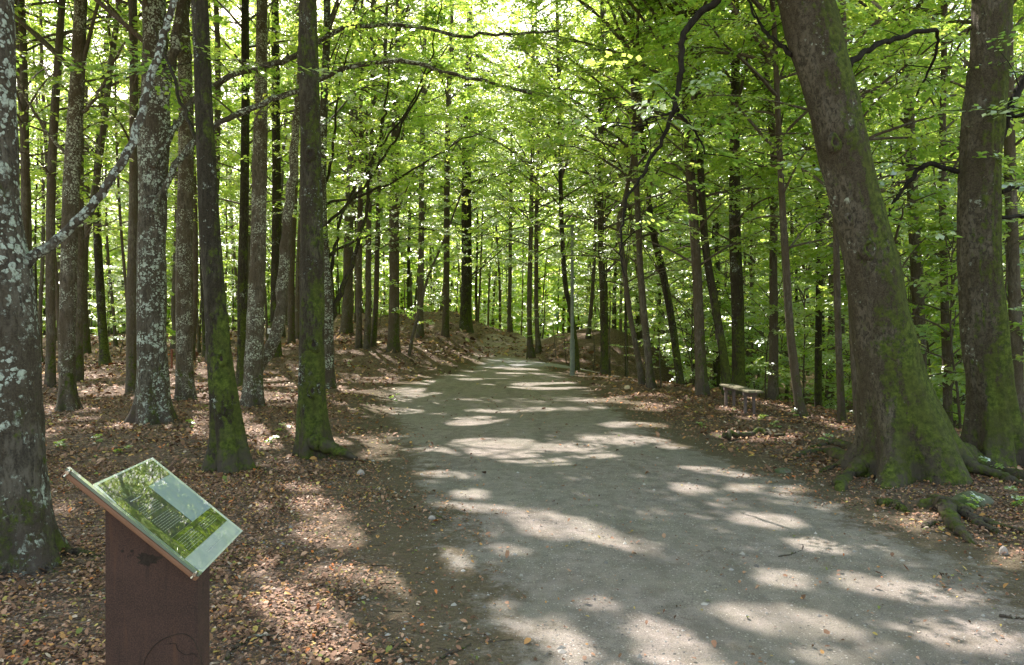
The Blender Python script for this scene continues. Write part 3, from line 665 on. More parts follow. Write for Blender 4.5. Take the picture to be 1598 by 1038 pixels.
R2 = [
 ('slender curved trunk reached by the long hanging branch', (1003, 601), [(1003, 601, 11), (996, 560, 9), (982, 480, 8), (972, 400, 8), (965, 350, 8), (975, 310, 7), (985, 260, 6), (1000, 150, 5)], 'dark', None, 2.6),
 ('dark trunk leaning left with its foot on the drop beside the path', (1018, 606), [(1018, 606, 17), (1014, 580, 12), (1006, 500, 11), (999, 420, 10), (995, 340, 9), (988, 220, 8), (985, 60, 7)], 'dark', None, 2.6),
 ('mossy trunk sweeping left up the slope, behind the dark leaning one', (1064, 612), [(1064, 612, 14), (1058, 570, 12), (1048, 500, 12), (1032, 420, 11), (1015, 350, 10), (1005, 250, 9), (990, 100, 8)], 'mossy_dark', 22, 3),
 ('straight brown beech left of the bench, thickest in its row', (1097, 617), [(1097, 617, 26), (1095, 590, 19), (1091, 500, 16), (1087, 400, 15), (1082, 310, 15), (1076, 200, 13), (1072, 60, 12)], 'brown', None, 2.6),
 ('green mossed trunk bending right down behind the bench', (1137, 612), [(1137, 612, 18), (1130, 560, 14), (1114, 460, 13), (1100, 370, 12), (1092, 250, 11), (1085, 100, 10)], 'mossy', 17.5, 3),
 ('stout green mossy trunk directly behind the bench', (1153, 612), [(1153, 612, 24), (1152, 580, 20), (1150, 480, 19), (1147, 380, 18), (1147, 250, 16), (1148, 100, 13)], 'mossy', 18.5, 3.2),
 ('brown trunk curving left as it rises, right of the bench', (1254, 650), [(1256, 650, 19), (1247, 625, 14), (1240, 570, 13), (1233, 500, 12), (1228, 420, 12), (1222, 320, 10), (1216, 180, 9), (1212, 40, 8)], 'brown', None, 3),
 ('thin straight reddish trunk left of the leaning giant', (1314, 660), [(1314, 660, 13), (1312, 620, 11), (1308, 540, 10), (1304, 440, 10), (1300, 300, 8), (1298, 100, 7)], 'brown', None, 3.4),
 ('brown trunk half hidden by the leaning giant, at its left foot', (1345, 664), [(1346, 664, 22), (1340, 630, 18), (1332, 540, 15), (1326, 440, 13), (1318, 300, 11)], 'brown', 12.4, 4.2),
 ('mossy trunk close behind the lamp post', (897, 578), [(899, 578, 13), (898, 540, 9), (890, 480, 8), (882, 440, 8), (876, 330, 7), (872, 150, 6)], 'mossy_dark', None, 3.5),
 ('green mossed trunk between the lamp post and the slender curved one', (943, 584), [(944, 584, 15), (943, 550, 12), (941, 460, 11), (938, 360, 10), (938, 200, 9)], 'mossy', 27, 3.6),
 ('tree at the fork where the side path turns off, with a thin stem beside it', (829, 551), [(829, 551, 12), (827, 530, 8), (826, 470, 8), (828, 380, 7), (832, 200, 6)], 'brown', 36, 4),
 ('dark trunk right of the fork tree on the far bank', (840, 541), [(840, 541, 10), (838, 510, 7), (837, 450, 7), (838, 300, 6)], 'dark', 38, 4),
 ('small dark trunk on the crest at the end of the climbing path', (796, 512), [(796, 512, 9), (795, 490, 6), (796, 430, 6), (797, 300, 5)], 'dark', 56, 5),
 ('blackish trunk seen between bench and curving brown trunk', (1205, 600), [(1205, 640, 17), (1206, 560, 14), (1204, 420, 12), (1206, 250, 11), (1190, 100, 10)], 'dark', 19, 3.2),
 ('dark straight trunk in the hollow right of the curving brown one', (1277, 600), [(1277, 640, 12), (1277, 500, 10), (1276, 330, 9), (1280, 150, 8)], 'mossy_dark', 20, 3),
 ('far dark trunk showing between the two big right trees', (1440, 620), [(1438, 660, 22), (1432, 500, 18), (1425, 340, 17), (1420, 150, 15)], 'dark', 17, 3.5),
 ('thin trunk close to the upright right edge beech, on its left', (1478, 600), [(1479, 660, 14), (1475, 480, 12), (1472, 250, 10)], 'brown', 16, 3.5),
 ('dark trunk filling the gap at the right photo edge', (1586, 600), [(1586, 680, 22), (1582, 480, 18), (1577, 250, 16)], 'dark', 14, 4.2),
]
for i, (lb, bs, pr, bk, Yv, zl) in enumerate(R2):
    tree(lb, bs, pr, bk, Y=Yv, seed=40 + i, lobes=.28, top=20, crown=CR(zl))

# ---- knots, trail marker, roots of the big trees
def on_trunk(o, px, py, Y): return px3(px, py, Y) - np.array(o.location)
for (o, px, py, Y, r, bk) in [(o5, 345, 560, g5[1] - .145, .045, 'mossy_dark'), (o5, 350, 640, g5[1] - .175, .03, 'mossy_dark'),
        (o7, 484, 240, g7[1] - .125, .05, 'mossy'), (o7, 489, 538, g7[1] - .16, .055, 'mossy'), (o7, 487, 610, g7[1] - .17, .05, 'mossy'),
        (oR1, 1303, 222, 8.3 - .30, .05, 'big'), (oR1, 1357, 388, 8.3 - .30, .07, 'big'), (oR1, 1325, 340, 8.3 - .3, .028, 'big')]:
    knot(o, on_trunk(o, px, py, Y), (-.05, -1, .0), r, BK[bk], DARK)

def root(parent, pts, w, mat, og, lift=.02, n=34, seed=0, climb=.0):
    """root creeping over the ground: (px, py) on the terrain, w = radius in metres"""
    rng = np.random.default_rng(seed + int(pts[0][0]))
    G = [ground_at(a, b) for a, b in pts]; S = spline(np.column_stack([G, w]), n)
    S[:, 2] = H(S[:, 0], S[:, 1]) + S[:, 3] * lift + .25 * S[:, 3] * np.sin(np.linspace(0, 9, n) + rng.uniform(0, 6))
    S[:, 2] += climb * np.exp(-np.linspace(0, 5, n)); S[:, :2] += rng.normal(0, .012, (n, 2)); S[-1, 2] -= S[-1, 3]
    b = Buf(); S[:, 3] *= .85 * (1 + .14 * np.sin(np.linspace(0, 17, n) + rng.uniform(0, 6))); tube(b, S[:, :3] - og, S[:, 3], 12, 0, .10, rng); return obj('root', b.mesh('root', [mat]), parent)
ROOTM = bark('root_mossy', (.16, .125, .095), (.055, .042, .033), .12, .98, 2.0)
ROOTB = bark('root_bare', (.15, .12, .09), (.06, .048, .038), .1, .62, 1.0)
for pts, w in [([(1345, 735), (1318, 722), (1290, 706), (1262, 708), (1238, 716)], (.13, .11, .08, .06, .03)),
               ([(1350, 712), (1322, 700), (1295, 694), (1262, 700)], (.12, .08, .06, .03)),
               ([(1356, 742), (1330, 745), (1314, 752), (1308, 768)], (.14, .085, .08, .06)),
               ([(1335, 728), (1300, 732), (1275, 738)], (.07, .04, .02)),
               ([(1485, 735), (1520, 728), (1560, 738), (1610, 752), (1680, 770)], (.22, .15, .11, .09, .06)),
               ([(1500, 742), (1540, 745), (1580, 752), (1640, 775)], (.10, .07, .06, .04)),
               ([(1380, 690), (1440, 700)], (.12, .08))]:
    root(oR1, pts, w, ROOTM, gR1, climb=.13)
for pts, w in [([(60, 862), (85, 862), (120, 866), (156, 870)], (.09, .06, .04, .02)), ([(30, 878), (55, 885), (72, 893), (88, 893)], (.11, .07, .045, .02))]:
    root(TREES[0][0], pts, w, ROOTB, TREES[0][2])
for pts, w in [([(372, 728), (392, 733), (410, 733)], (.06, .035, .012))]: root(o5, pts, w, ROOTB, g5)
# a root of the right edge beech surfacing again near the path, in two arms
oR2, gR2 = TREES[[i for i, t in enumerate(TREES) if t[0]['label'].startswith('thick upright')][0]][0], None
gR2 = np.array(oR2.location)
root(oR2, [(1560, 905 - 70), (1530, 822), (1500, 806), (1470, 796), (1440, 792)], (.03, .045, .06, .08, .07), ROOTM, gR2, .5)
root(oR2, [(1455, 792), (1475, 800), (1490, 825), (1512, 850)], (.085, .085, .065, .03), ROOTM, gR2, .5)
root(oR2, [(1370, 790), (1395, 792), (1410, 800)], (.04, .06, .03), ROOTM, gR2, .4)
root(oR2, [(1440, 825), (1470, 815)], (.03, .03), ROOTB, gR2, .3)
root(oR2, [(1500, 806), (1560, 822), (1640, 845)], (.04, .03, .02), ROOTM, gR2, .5)

# ------------------------------------------------------------------ canopy above the frame: unseen leaves added along the sun's rays to shade the ground
def shade_canopy(n_pts, ylo, yhi, xlo, xhi, seed):
    rng = np.random.default_rng(seed); pool = {}
    gx_ = rng.uniform(xlo, xhi, n_pts); gy_ = rng.uniform(ylo, yhi, n_pts)
    hmin = np.maximum(7.5, (EYE + .47 * gy_ + .9) / (1 - .47 * SDIR[1] / SDIR[2])); hmax = hmin + 4
    h = rng.uniform(hmin, hmax)
    P = np.stack([gx_, gy_, 0 * gx_], 1) + SDIR * (h / SDIR[2])[:, None]
    ok = ~lit(gx_, gy_); P = P[ok]
    TB = np.array([t[2][:2] for t in TREES]); near = np.array([i for i in range(len(TREES)) if np.hypot(*TB[i]) < 21 and TREES[i][0].name.startswith('beech')])
    TBn = np.array([[np.interp(12, TREES[i][1][:, 2], TREES[i][1][:, j]) for j in (0, 1)] for i in near])
    own = near[np.argmin(((P[:, None, :2] - TBn[None]) ** 2).sum(-1), 1)]
    for i in np.unique(own):
        LV = Leaves()
        for p in P[own == i]:
            LV.add(p - np.array([.5, 0, 0]), rng.uniform(0, 6.28), rng.normal(-.05, .2), rng.normal(0, .3), rng.uniform(.7, 1.05), .5 + rng.normal(0, .12))
        pool[i] = LV
    for i, LV in pool.items():
        o, path, g = TREES[i]; b = Buf()
        # boughs that carry them
        arr = np.array([r[:3] for r in LV.r]); m = max(3, len(arr) // 60)
        for c in arr[rng.choice(len(arr), m)]:
            z0 = max(6.5, c[2] - 4); s = np.array([np.interp(z0, path[:, 2], path[:, j]) for j in range(3)])
            mid = (s + c) / 2 + np.array([0, 0, .6]); Sb = spline([s, mid, c], 7)
            if not lit_any(Sb): tube(b, Sb, np.linspace(.05, .01, 7), 5, 0, cap=False)
        LV.bake(b, 1, .17, rng, carve=True)
        obj('crown', b.mesh('crown', [BK['dark'], LEAF], smooth=False, origin=g), o)  # added shading leaves, hung on the nearest tree
shade_canopy(5600, 1.6, 14.5, -11, 6.5, 5)
def visible_canopy(n_, xr, yr, zr, seed, leaf=.12, tint=.6):
    rng = np.random.default_rng(seed)
    y = rng.uniform(*yr, n_); x = rng.uniform(*xr, n_); z = rng.uniform(*zr, n_)
    cl = np.sin(x * 1.1 + z * .9 + seed) + np.sin(y * .8 - z * 1.3) + np.sin(x * .7 - y * .9 + 2)       # clumps with gaps between
    k = cl > -.35; P = np.stack([x, y, z], 1)[k]
    ids = [i for i, t in enumerate(TREES) if t[0].name.startswith('beech') and yr[0] - 8 < t[2][1] < yr[1] + 6]
    cen = np.array([[np.interp(10, TREES[i][1][:, 2], TREES[i][1][:, j]) for j in (0, 1)] for i in ids])
    own = np.argmin(((P[:, None, :2] - cen[None]) ** 2).sum(-1), 1)
    for q in np.unique(own):
        o, path, g = TREES[ids[q]]; b = Buf(); LV = Leaves(); pts = P[own == q]
        for c in pts[rng.choice(len(pts), max(2, len(pts) // 14))]:
            z0 = max(3.0, c[2] - rng.uniform(1, 4)); s0 = np.array([np.interp(z0, path[:, 2], path[:, j]) for j in range(3)])
            S = spline([s0, s0 * .5 + c * .5 + np.array([0, 0, rng.uniform(.2, .9)]), c], 8)
            if not lit_any(S, 4): tube(b, S + rng.normal(0, .04, S.shape) * np.linspace(0, 1, 8)[:, None], np.linspace(.012 + .004 * np.linalg.norm(c - s0), .006, 8), 5, 0, cap=False)
        for p in pts: LV.add(p, rng.uniform(0, 6.28), rng.normal(-.08, .2), rng.normal(0, .28), rng.uniform(.5, .9), tint + .10 * math.sin(p[0] + p[2]) + rng.normal(0, .12))
        LV.bake(b, 1, leaf, rng, carve=True); obj('crown', b.mesh('crown', [BK['dark'], LEAF], smooth=False, origin=g), o)
visible_canopy(5200, (-9, 8), (24, 48), (7.5, 23), 61, .13, .66)
visible_canopy(2300, (3, 17), (13, 30), (3.5, 11), 62, .10, .75)
visible_canopy(2600, (-16, 7), (40, 62), (13, 29), 64, .16, .66)
visible_canopy(3600, (-18, -3), (17, 34), (5.5, 15), 63, .12, .68)

# ------------------------------------------------------------------ background wood
def bg_variant(k, bk, zlo=4.0, leafsize=.15, r=4.0, nb=24, top=23, dens=.9, low=.35, tint=.55):
    rng = np.random.default_rng(500 + k)
    lean = rng.normal(0, .5, 2); zz = np.array([-.5, 0, .5, 3, 7, 12, 17, top])
    w = rng.uniform(.7, 1.3); rad = np.array([.22, .165, .125, .11, .095, .075, .05, .03]) * w
    pts = np.stack([lean[0] * (zz / 10) ** 1.3 * np.sign(zz) if False else lean[0] * np.maximum(zz, 0) / 8 + .16 * np.sin(zz * .35 + k), lean[1] * np.maximum(zz, 0) / 8 + .16 * np.cos(zz * .3 + k), zz], 1)
    S = spline(np.column_stack([pts, rad]), 22); b = Buf(); trunk(b, S[:, :3], np.maximum(S[:, 3], .02), 9, rng, .25, 0, .03, z0=0)
    tm = b.mesh('trunk', [BK[bk]])
    cb = Buf(); LV = fill_crown(cb, S[:, :3], zlo, top, r, nb, rng, leaf=leafsize, dens=dens, low_sparse=low, tint0=tint, spray=.8, far=True)
    LV.bake(cb, 1, leafsize, rng)
    return tm, cb.mesh('crown', [BK['dark'], LEAF], smooth=False)
VAR = [bg_variant(k, bk, zl, ls, r, nb, tp, 1.25, .4, ti) for k, (bk, zl, ls, r, nb, tp, ti) in enumerate([
    ('dark', 4.5, .17, 4.4, 28, 23, .5), ('brown', 3.8, .16, 4.8, 32, 22, .6), ('mossy_dark', 3.0, .16, 4.8, 32, 24, .55),
    ('brown', 5.5, .17, 4.2, 28, 25, .6), ('dark', 6, .17, 4, 26, 24, .55), ('lichen_fine', 4, .17, 4.4, 28, 22, .6)])]
WIDE = [bg_variant(20 + k, 'mossy_dark', 3.6, .15, 6.8, 40, 20, 1.6, .7, .55) for k in range(2)]
bgr = np.random.default_rng(21); placed = [tuple(t[2][:2]) for t in TREES]; BG = []
def near_any(x, y, d):
    a = np.array(placed); return (np.hypot(a[:, 0] - x, a[:, 1] - y) < d).any()
tries = 0
while len(BG) < 285 and tries < 60000:
    tries += 1
    y = 24 + 80 * bgr.uniform() ** 1.25; x = bgr.uniform(-.80, .80) * y
    if x < -.38 * y and y < 27: continue
    fx = np.array([x]); fy = np.array([y])
    if max(sdf(MAIN, fx, fy)[0], sdf(UPHILL, fx, fy)[0] * 1.0, sdf(SIDE, fx, fy)[0]) > -1.3: continue
    if y < 34 and x > -9 and x < 3.5: continue
    if y < 45 and -2 < x < 3: continue
    px = CX + F * x / y
    if y < 58 and 735 < px < 900: continue
    if near_any(x, y, 1.5 + .016 * y): continue
    placed.append((x, y)); BG.append((x, y, px))
LBL = {'l': ('slim trunk in the dense background wood left of the path', 'trees of the wood left of the path'),
       'c': ('tall thin trunk in the crowd of trees beyond the end of the path', 'trees beyond the end of the path'),
       'r': ('leafy slim trunk in the green wood right of the path', 'trees of the wood right of the path')}
for i, (x, y, px) in enumerate(BG):
    k = 'l' if px < 560 else 'c' if px < 1000 else 'r'
    v = bgr.integers(0, 6) if k != 'c' else bgr.choice([0, 3, 4, 3, 1]); tm, cm = VAR[v]
    if k == 'r' and bgr.uniform() < .6: tm, cm = VAR[bgr.choice([1, 2])]
    o = empty('beech_tree', (x, y, float(H(x, y))), bgr.uniform(0, 6.28)); tag(o, LBL[k][0], 'tree', LBL[k][1])
    if 520 < px < 1040 and 30 < y < 66 and bgr.uniform() < .6: tm, cm = WIDE[bgr.integers(0, 2)]
    s = bgr.uniform(.8, 1.15); w = bgr.uniform(.5, 1.2) * s; o.scale = (s, s, s)
    t = obj('trunk', tm, o); t.scale = (w, w, 1)
    if y < 43 and px < 1000:
        rg = np.random.default_rng(9000 + i); cb = Buf(); g = np.array(o.location); P = np.array([[g[0], g[1], g[2] + q * s] for q in (0, 6, 12, 18, 24)])
        wide = cm in (WIDE[0][1], WIDE[1][1]); o.rotation_euler = (0, 0, 0); o.scale = (1, 1, 1); t.scale = (w * s, w * s, s)
        P[:, 0] += 0; tv = np.empty(len(tm.vertices) * 3, np.float32); tm.vertices.foreach_get('co', tv); tv = tv.reshape(-1, 9, 3) if len(tm.vertices) % 9 == 0 else None
        if tv is not None: ctr = tv.mean(1); P = np.column_stack([g[0] + ctr[:, 0] * w * s, g[1] + ctr[:, 1] * w * s, g[2] + ctr[:, 2] * s]); P = P[np.argsort(P[:, 2])]
        LV = fill_crown(cb, P, g[2] + (3.4 if wide else rg.uniform(4, 6)), g[2] + 20 * s, 6.2 if wide else 4.4, 34 if wide else 26, rg, leaf=.15, dens=1.5, low_sparse=.5, tint0=.6, spray=.75, far=True, carve=True)
        LV.bake(cb, 1, .15, rg, carve=True); obj('crown', cb.mesh('crown', [BK['dark'], LEAF], smooth=False, origin=g), o)
    else: obj('crown', cm, o)

# ------------------------------------------------------------------ saplings under the trees on the right and at the back left
def sap_variant(k):
    rng = np.random.default_rng(700 + k); h = rng.uniform(4, 8)
    P = curve_branch((0, 0, -.2), rng.uniform(0, 6), 1.35, h, rng, 8, .15, .2); b = Buf(); tube(b, P, np.linspace(.03, .006, 8), 6, 0, cap=False)
    tm = b.mesh('stem', [BK['dark']])
    cb = Buf(); LV = fill_crown(cb, P, .5, P[:, 2].max(), 2.0, 22, rng, leaf=.10, dens=1.7, low_sparse=.8, tint0=.65, spray=.5, far=True); LV.bake(cb, 1, .11, rng)
    return tm, cb.mesh('foliage', [BK['dark'], LEAF], smooth=False)
SAP = [sap_variant(k) for k in range(6)]
ns = 0; tries = 0
while ns < 130 and tries < 8000:
    tries += 1
    if ns % 3: y = bgr.uniform(13.5, 42); px = bgr.uniform(1010, 1680)
    elif ns % 2: y = bgr.uniform(36, 75); px = bgr.uniform(-40, 420)
    else: y = bgr.uniform(40, 80); px = bgr.uniform(560, 1000)
    x = (px - CX) / F * y; fx = np.array([x]); fy = np.array([y])
    if max(sdf(MAIN, fx, fy)[0], sdf(UPHILL, fx, fy)[0], sdf(SIDE, fx, fy)[0]) > -.8: continue
    dd = (x - 7.0) * .968 + (y - 9) * .249
    if px > 1000 and dd < 1.2: continue
    tm, cm = SAP[bgr.integers(0, 6)]
    o = empty('sapling', (x, y, float(H(x, y))), bgr.uniform(0, 6.28))
    reg = ('young leafy sapling in the undergrowth down the bank right of the path', 'saplings in the hollow on the right') if px > 1000 else \
          ('young leafy sapling in the undergrowth at the back left', 'saplings at the back left') if px < 500 else ('young leafy sapling beyond the end of the path', 'saplings beyond the path end')
    tag(o, reg[0], 'sapling', reg[1]); s = bgr.uniform(.7, 1.2); o.scale = (s, s, s)
    obj('stem', tm, o); obj('foliage', cm, o); ns += 1
# thin bare stems beside the side path
for i, (px, py, tpx, tpy, w) in enumerate([(822, 561, 826, 470, 3), (868, 562, 862, 500, 2), (884, 566, 878, 508, 2), (926, 578, 921, 500, 2.5), (952, 586, 953, 470, 3.5), (980, 590, 977, 500, 3), (846, 528, 850, 470, 3), (1032, 606, 1028, 520, 3)]):
    g = ground_at(px, py); b = Buf(); t = px3(tpx, tpy, g[1]) - g; rg = np.random.default_rng(i)
    P = spline([(0, 0, -.15), t * .5 + rg.normal(0, .05, 3), t], 8); tube(b, P, np.linspace(w, w * .4, 8) / 2 / F * g[1], 6, 0)
    LV = Leaves()
    for k in range(5):
        q = P[rg.integers(3, 8)]; LV.add(q, rg.uniform(0, 6.28), .1, 0, rg.uniform(.25, .5), .6)
    LV.bake(b, 1, .08, rg)
    o = obj('sapling', b.mesh('sapling', [BK['dark'], LEAF]), None, tuple(g)); tag(o, 'thin nearly bare young stem standing beside the side path', 'sapling', 'bare young stems by the side path')

# small green seedlings pushing through the leaves
for i, (px, py, h) in enumerate([(350, 700, .12), (338, 728, .10), (372, 596, .25), (300, 668, .14), (150, 690, .12), (196, 706, .10), (1205, 668, .12), (1290, 690, .12), (1548, 742, .22), (1530, 800, .16), (1100, 668, .10),
                                 (612, 628, .2), (446, 672, .12), (425, 690, .1), (92, 700, .12), (1240, 650, .15), (1180, 655, .1), (545, 575, .3), (470, 580, .3), (1585, 790, .16)]):
    g = ground_at(px, py); rg = np.random.default_rng(300 + i); b = Buf(); P = curve_branch((0, 0, -.02), rg.uniform(0, 6), 1.3, h, rg, 4); tube(b, P, np.linspace(.003, .0012, 4), 5, 0)
    LV = Leaves()
    for q in (P[1], P[2], P[3]): LV.add(q, rg.uniform(0, 6.28), .15, rg.normal(0, .2), rg.uniform(.08, .16), .6)
    LV.bake(b, 1, .045, rg); o = obj('seedling', b.mesh('seedling', [BK['dark'], LEAF]), None, tuple(g)); tag(o, 'tiny green seedling sprouting through the fallen leaves', 'seedling', 'seedlings among the fallen leaves')
# ------------------------------------------------------------------ far-off wood: one mass
b = Buf(); fr = np.random.default_rng(31)
for _ in range(700):
    y = fr.uniform(92, 150); x = fr.uniform(-.85, .85) * y; z = float(H(x, y)); r = fr.uniform(.10, .26)
    tube(b, [(x, y, z - .5), (x + fr.normal(0, .2), y, z + 9), (x + fr.normal(0, .6), y, z + 19)], [r, r * .8, r * .4], 5, 0, cap=False)
n = 120000; y = fr.uniform(90, 160, n); x = fr.uniform(-.88, .88, n) * y; z = fr.beta(1.05, 1.3, n) * 27 + .3; z += H(x, y)
ct = fr.uniform(0, 1, (4000, 3)); a = fr.uniform(0, 6.28, n); sz = fr.uniform(.4, .95, n)
ux = np.stack([np.cos(a), np.sin(a), fr.normal(0, .4, n)], 1); uy = np.stack([-np.sin(a), np.cos(a), fr.normal(0, .4, n)], 1)
c = np.stack([x, y, z], 1); Q = np.stack([c - ux * sz[:, None], c + uy * .5 * sz[:, None], c + ux * sz[:, None], c - uy * .5 * sz[:, None]], 1)
b.add(Q.reshape(-1, 3), np.arange(n * 4).reshape(n, 4), 1, np.repeat(np.clip(fr.normal(.72, .2, n), 0, 1), 4))
o = obj('distant_wood', b.mesh('distant_wood', [BK['dark'], LEAF], smooth=False)); tag(o, 'far mass of sunlit trees closing the view', 'wood', None, 'stuff')

# ------------------------------------------------------------------ fallen leaves, pebbles, twigs
def fallen():
    rng = np.random.default_rng(77); pts = []
    def scatter(n, ylo, yhi, size, keep_path, pw):
        u = rng.uniform(0, 1, n); y = ylo + (yhi - ylo) * u ** pw; x = rng.uniform(-.78, .78, n) * y + rng.normal(0, .3, n); dr = rng.uniform(0, 1, n) < .45 + .55 * sm((field(x * 1.6, y * 1.6) + 1.5) / 3); x, y = x[dr], y[dr]; n = len(x)
        pd = np.maximum(sdf(MAIN, x, y), sdf(SIDE, x, y)); pd = pd + .25 * np.sin(x * 3 + y * 2)
        d = (x - 7.0) * .968 + (y - 9) * .249
        pr = np.where(pd > .1, keep_path, np.where(pd > -1.2, keep_path + (1 - keep_path) * (.12 + .75 * sm((-pd - .1) / 1.2)), 1)); k = (rng.uniform(0, 1, n) < pr) & (d < 4)
        pts.append((x[k], y[k], size * rng.uniform(.45, 1.25, k.sum()) * np.where(rng.uniform(0, 1, k.sum()) < .09, 1.7, 1)))
    scatter(135000, 2.6, 9, .025, .022, .8); scatter(80000, 8, 18, .046, .02, .8); scatter(38000, 16, 40, .10, .02, .8); scatter(26000, 30, 75, .19, .02, .9)
    x = np.concatenate([p[0] for p in pts]); y = np.concatenate([p[1] for p in pts]); s = np.concatenate([p[2] for p in pts]); n = len(x)
    a = rng.uniform(0, 6.28, n); t1 = rng.normal(0, .35, n); t2 = rng.normal(0, .35, n); curl = rng.uniform(.02, .25, n)
    f = np.stack([np.cos(a), np.sin(a), t1], 1); sd = np.stack([-np.sin(a), np.cos(a), t2], 1); up = np.array([0, 0, 1.])
    c = np.stack([x, y, H(x, y) + .006 + .25 * s * (np.abs(t1) + np.abs(t2)) + rng.uniform(0, .012, n)], 1)
    prof = [(-.5, 0, 0), (-.18, .3, 1), (.2, .28, 1), (.55, 0, .2), (.2, -.28, 1), (-.18, -.3, 1)]
    V = np.stack([c + s[:, None] * (p * f + q * sd + (w * curl)[:, None] * up) for p, q, w in prof], 1)
    pal = np.array([(.10, .055, .035), (.17, .095, .06), (.24, .14, .09), (.30, .19, .13), (.34, .19, .07), (.30, .24, .07), (.38, .13, .04), (.13, .16, .04), (.36, .30, .24)])
    pc = rng.choice(len(pal), n, p=[.20, .26, .2, .11, .08, .06, .025, .025, .04]); col = pal[pc] * rng.uniform(.6, 1.15, (n, 1)) * np.array([1.42, 1.36, 1.31])
    col = np.concatenate([col, np.ones((n, 1))], 1); b = Buf(); b.add(V.reshape(-1, 3), np.arange(n * 6).reshape(n, 6))
    m, nt, out, N, L = new_mat('fallen_leaf'); at = N('ShaderNodeAttribute', attribute_name='tone')
    bs = N('ShaderNodeBsdfPrincipled'); bs.inputs['Roughness'].default_value = .65; bs.inputs['Specular IOR Level'].default_value = .3; L(at.outputs['Color'], bs.inputs['Base Color'])
    L(bs.outputs[0], out.inputs[0])
    o = obj('fallen_leaves', b.mesh('fallen_leaves', [m], smooth=False, color=np.repeat(col, 6, 0))); tag(o, 'dry brown and yellow fallen leaves strewn over the floor', 'leaves', None, 'stuff')
fallen()
def pebbles():
    rng = np.random.default_rng(78); n = 16000; y = 2.8 + 11 * rng.uniform(0, 1, n) ** 1.2; x = rng.uniform(-.7, .75, n) * y
    pd = sdf(MAIN, x, y); k = (rng.uniform(0, 1, n) < np.where(pd > -1.5, 1, .12)); x, y = x[k], y[k]; n = len(x)
    s = .003 + .006 * rng.uniform(0, 1, n) ** 3 + (rng.uniform(0, 1, n) < .012) * .014
    U = np.array([(1, 0, 0), (.3, .9, 0), (-.8, .6, 0), (-.8, -.6, 0), (.3, -.9, 0), (0, 0, .75), (0, 0, -.4)])
    fc = np.array([(i, (i + 1) % 5, 5) for i in range(5)] + [((i + 1) % 5, i, 6) for i in range(5)])
    V = np.stack([x, y, H(x, y) + .006], 1)[:, None] + U[None] * s[:, None, None] * rng.uniform(.6, 1.4, (n, 7, 1))
    b = Buf(); b.add(V.reshape(-1, 3), (fc[None] + 7 * np.arange(n)[:, None, None]).reshape(-1, 3))
    v = rng.uniform(.1, .42, n); col = np.stack([v, v * .95, v * .88, v * 0 + 1], 1)
    m, nt, out, N, L = new_mat('pebble'); at = N('ShaderNodeAttribute', attribute_name='tone'); bs = N('ShaderNodeBsdfPrincipled'); bs.inputs['Roughness'].default_value = .85
    L(at.outputs['Color'], bs.inputs['Base Color']); L(bs.outputs[0], out.inputs[0])
    o = obj('loose_gravel', b.mesh('loose_gravel', [m], smooth=False, color=np.repeat(col, 7, 0))); tag(o, 'loose grit and small stones on the path', 'gravel', None, 'stuff')
pebbles()
def stick(px_pts, w, label, forks=(), mat='brown', group=None):
    G = np.array([ground_at(*p) for p in px_pts]); S = spline(G, 16); rng = np.random.default_rng(int(px_pts[0][0])); n = len(S)
    S[:, 2] = H(S[:, 0], S[:, 1]) + w * .9 + np.abs(rng.normal(0, w * .4, n)); g = S[0].copy(); b = Buf()
    tube(b, S - g + rng.normal(0, w * .35, S.shape), np.linspace(w, w * .45, n), 7, 0, .1, rng)
    for i, dx, dy in forks: tube(b, spline([S[i] - g, S[i] - g + np.array([dx * .5, dy * .5, w]), S[i] - g + np.array([dx, dy, w * .6])], 6), np.linspace(w * .6, w * .25, 6), 6, 0, .1, rng)
    tag(obj('fallen_stick', b.mesh('fallen_stick', [BK[mat]]), None, tuple(g)), label, 'stick', group)
stick([(352, 1036), (362, 1020), (395, 1000), (430, 978)], .011, 'crooked grey stick on the ground right of the info sign', [(9, .16, -.03)], 'lichen_fine')
stick([(395, 998), (450, 990), (510, 985), (562, 978)], .005, 'long thin twig lying behind the crooked stick', (), 'lichen_fine')
stick([(688, 1034), (705, 1024), (735, 1010)], .009, 'short forked stick at the bottom edge of the dirt strip', [(5, -.08, .05)])
stick([(690, 995), (740, 1006), (800, 1004)], .005, 'thin dark twig near the bottom where dirt meets gravel')
stick([(1215, 872), (1235, 868), (1252, 860), (1252, 852)], .007, 'small bent pale twig lying alone on the gravel path', (), 'lichen_fine')
stick([(1560, 966), (1600, 972)], .010, 'straight pale stick on the gravel at the right photo edge', (), 'lichen_fine')
stick([(400, 775), (470, 762), (540, 745)], .008, 'long low stick on the leaves in front of the knotted mossy beech')
stick([(590, 770), (605, 785), (612, 795)], .006, 'short hooked twig on the dirt left of the gravel edge')
stick([(660, 795), (680, 805), (700, 815)], .007, 'short dark twig at the left gravel edge')
stick([(330, 752), (350, 720)], .007, 'small twig at the foot of the bending mossy beech')
stick([(1130, 688), (1160, 684), (1190, 681), (1222, 687)], .05, 'dark low log half sunk in leaves between the bench and the leaning giant', (), 'mossy_dark')
stick([(1185, 612), (1215, 600), (1240, 597), (1270, 612)], .02, 'bare fallen branch on the bank behind the bench', (), 'lichen_fine')
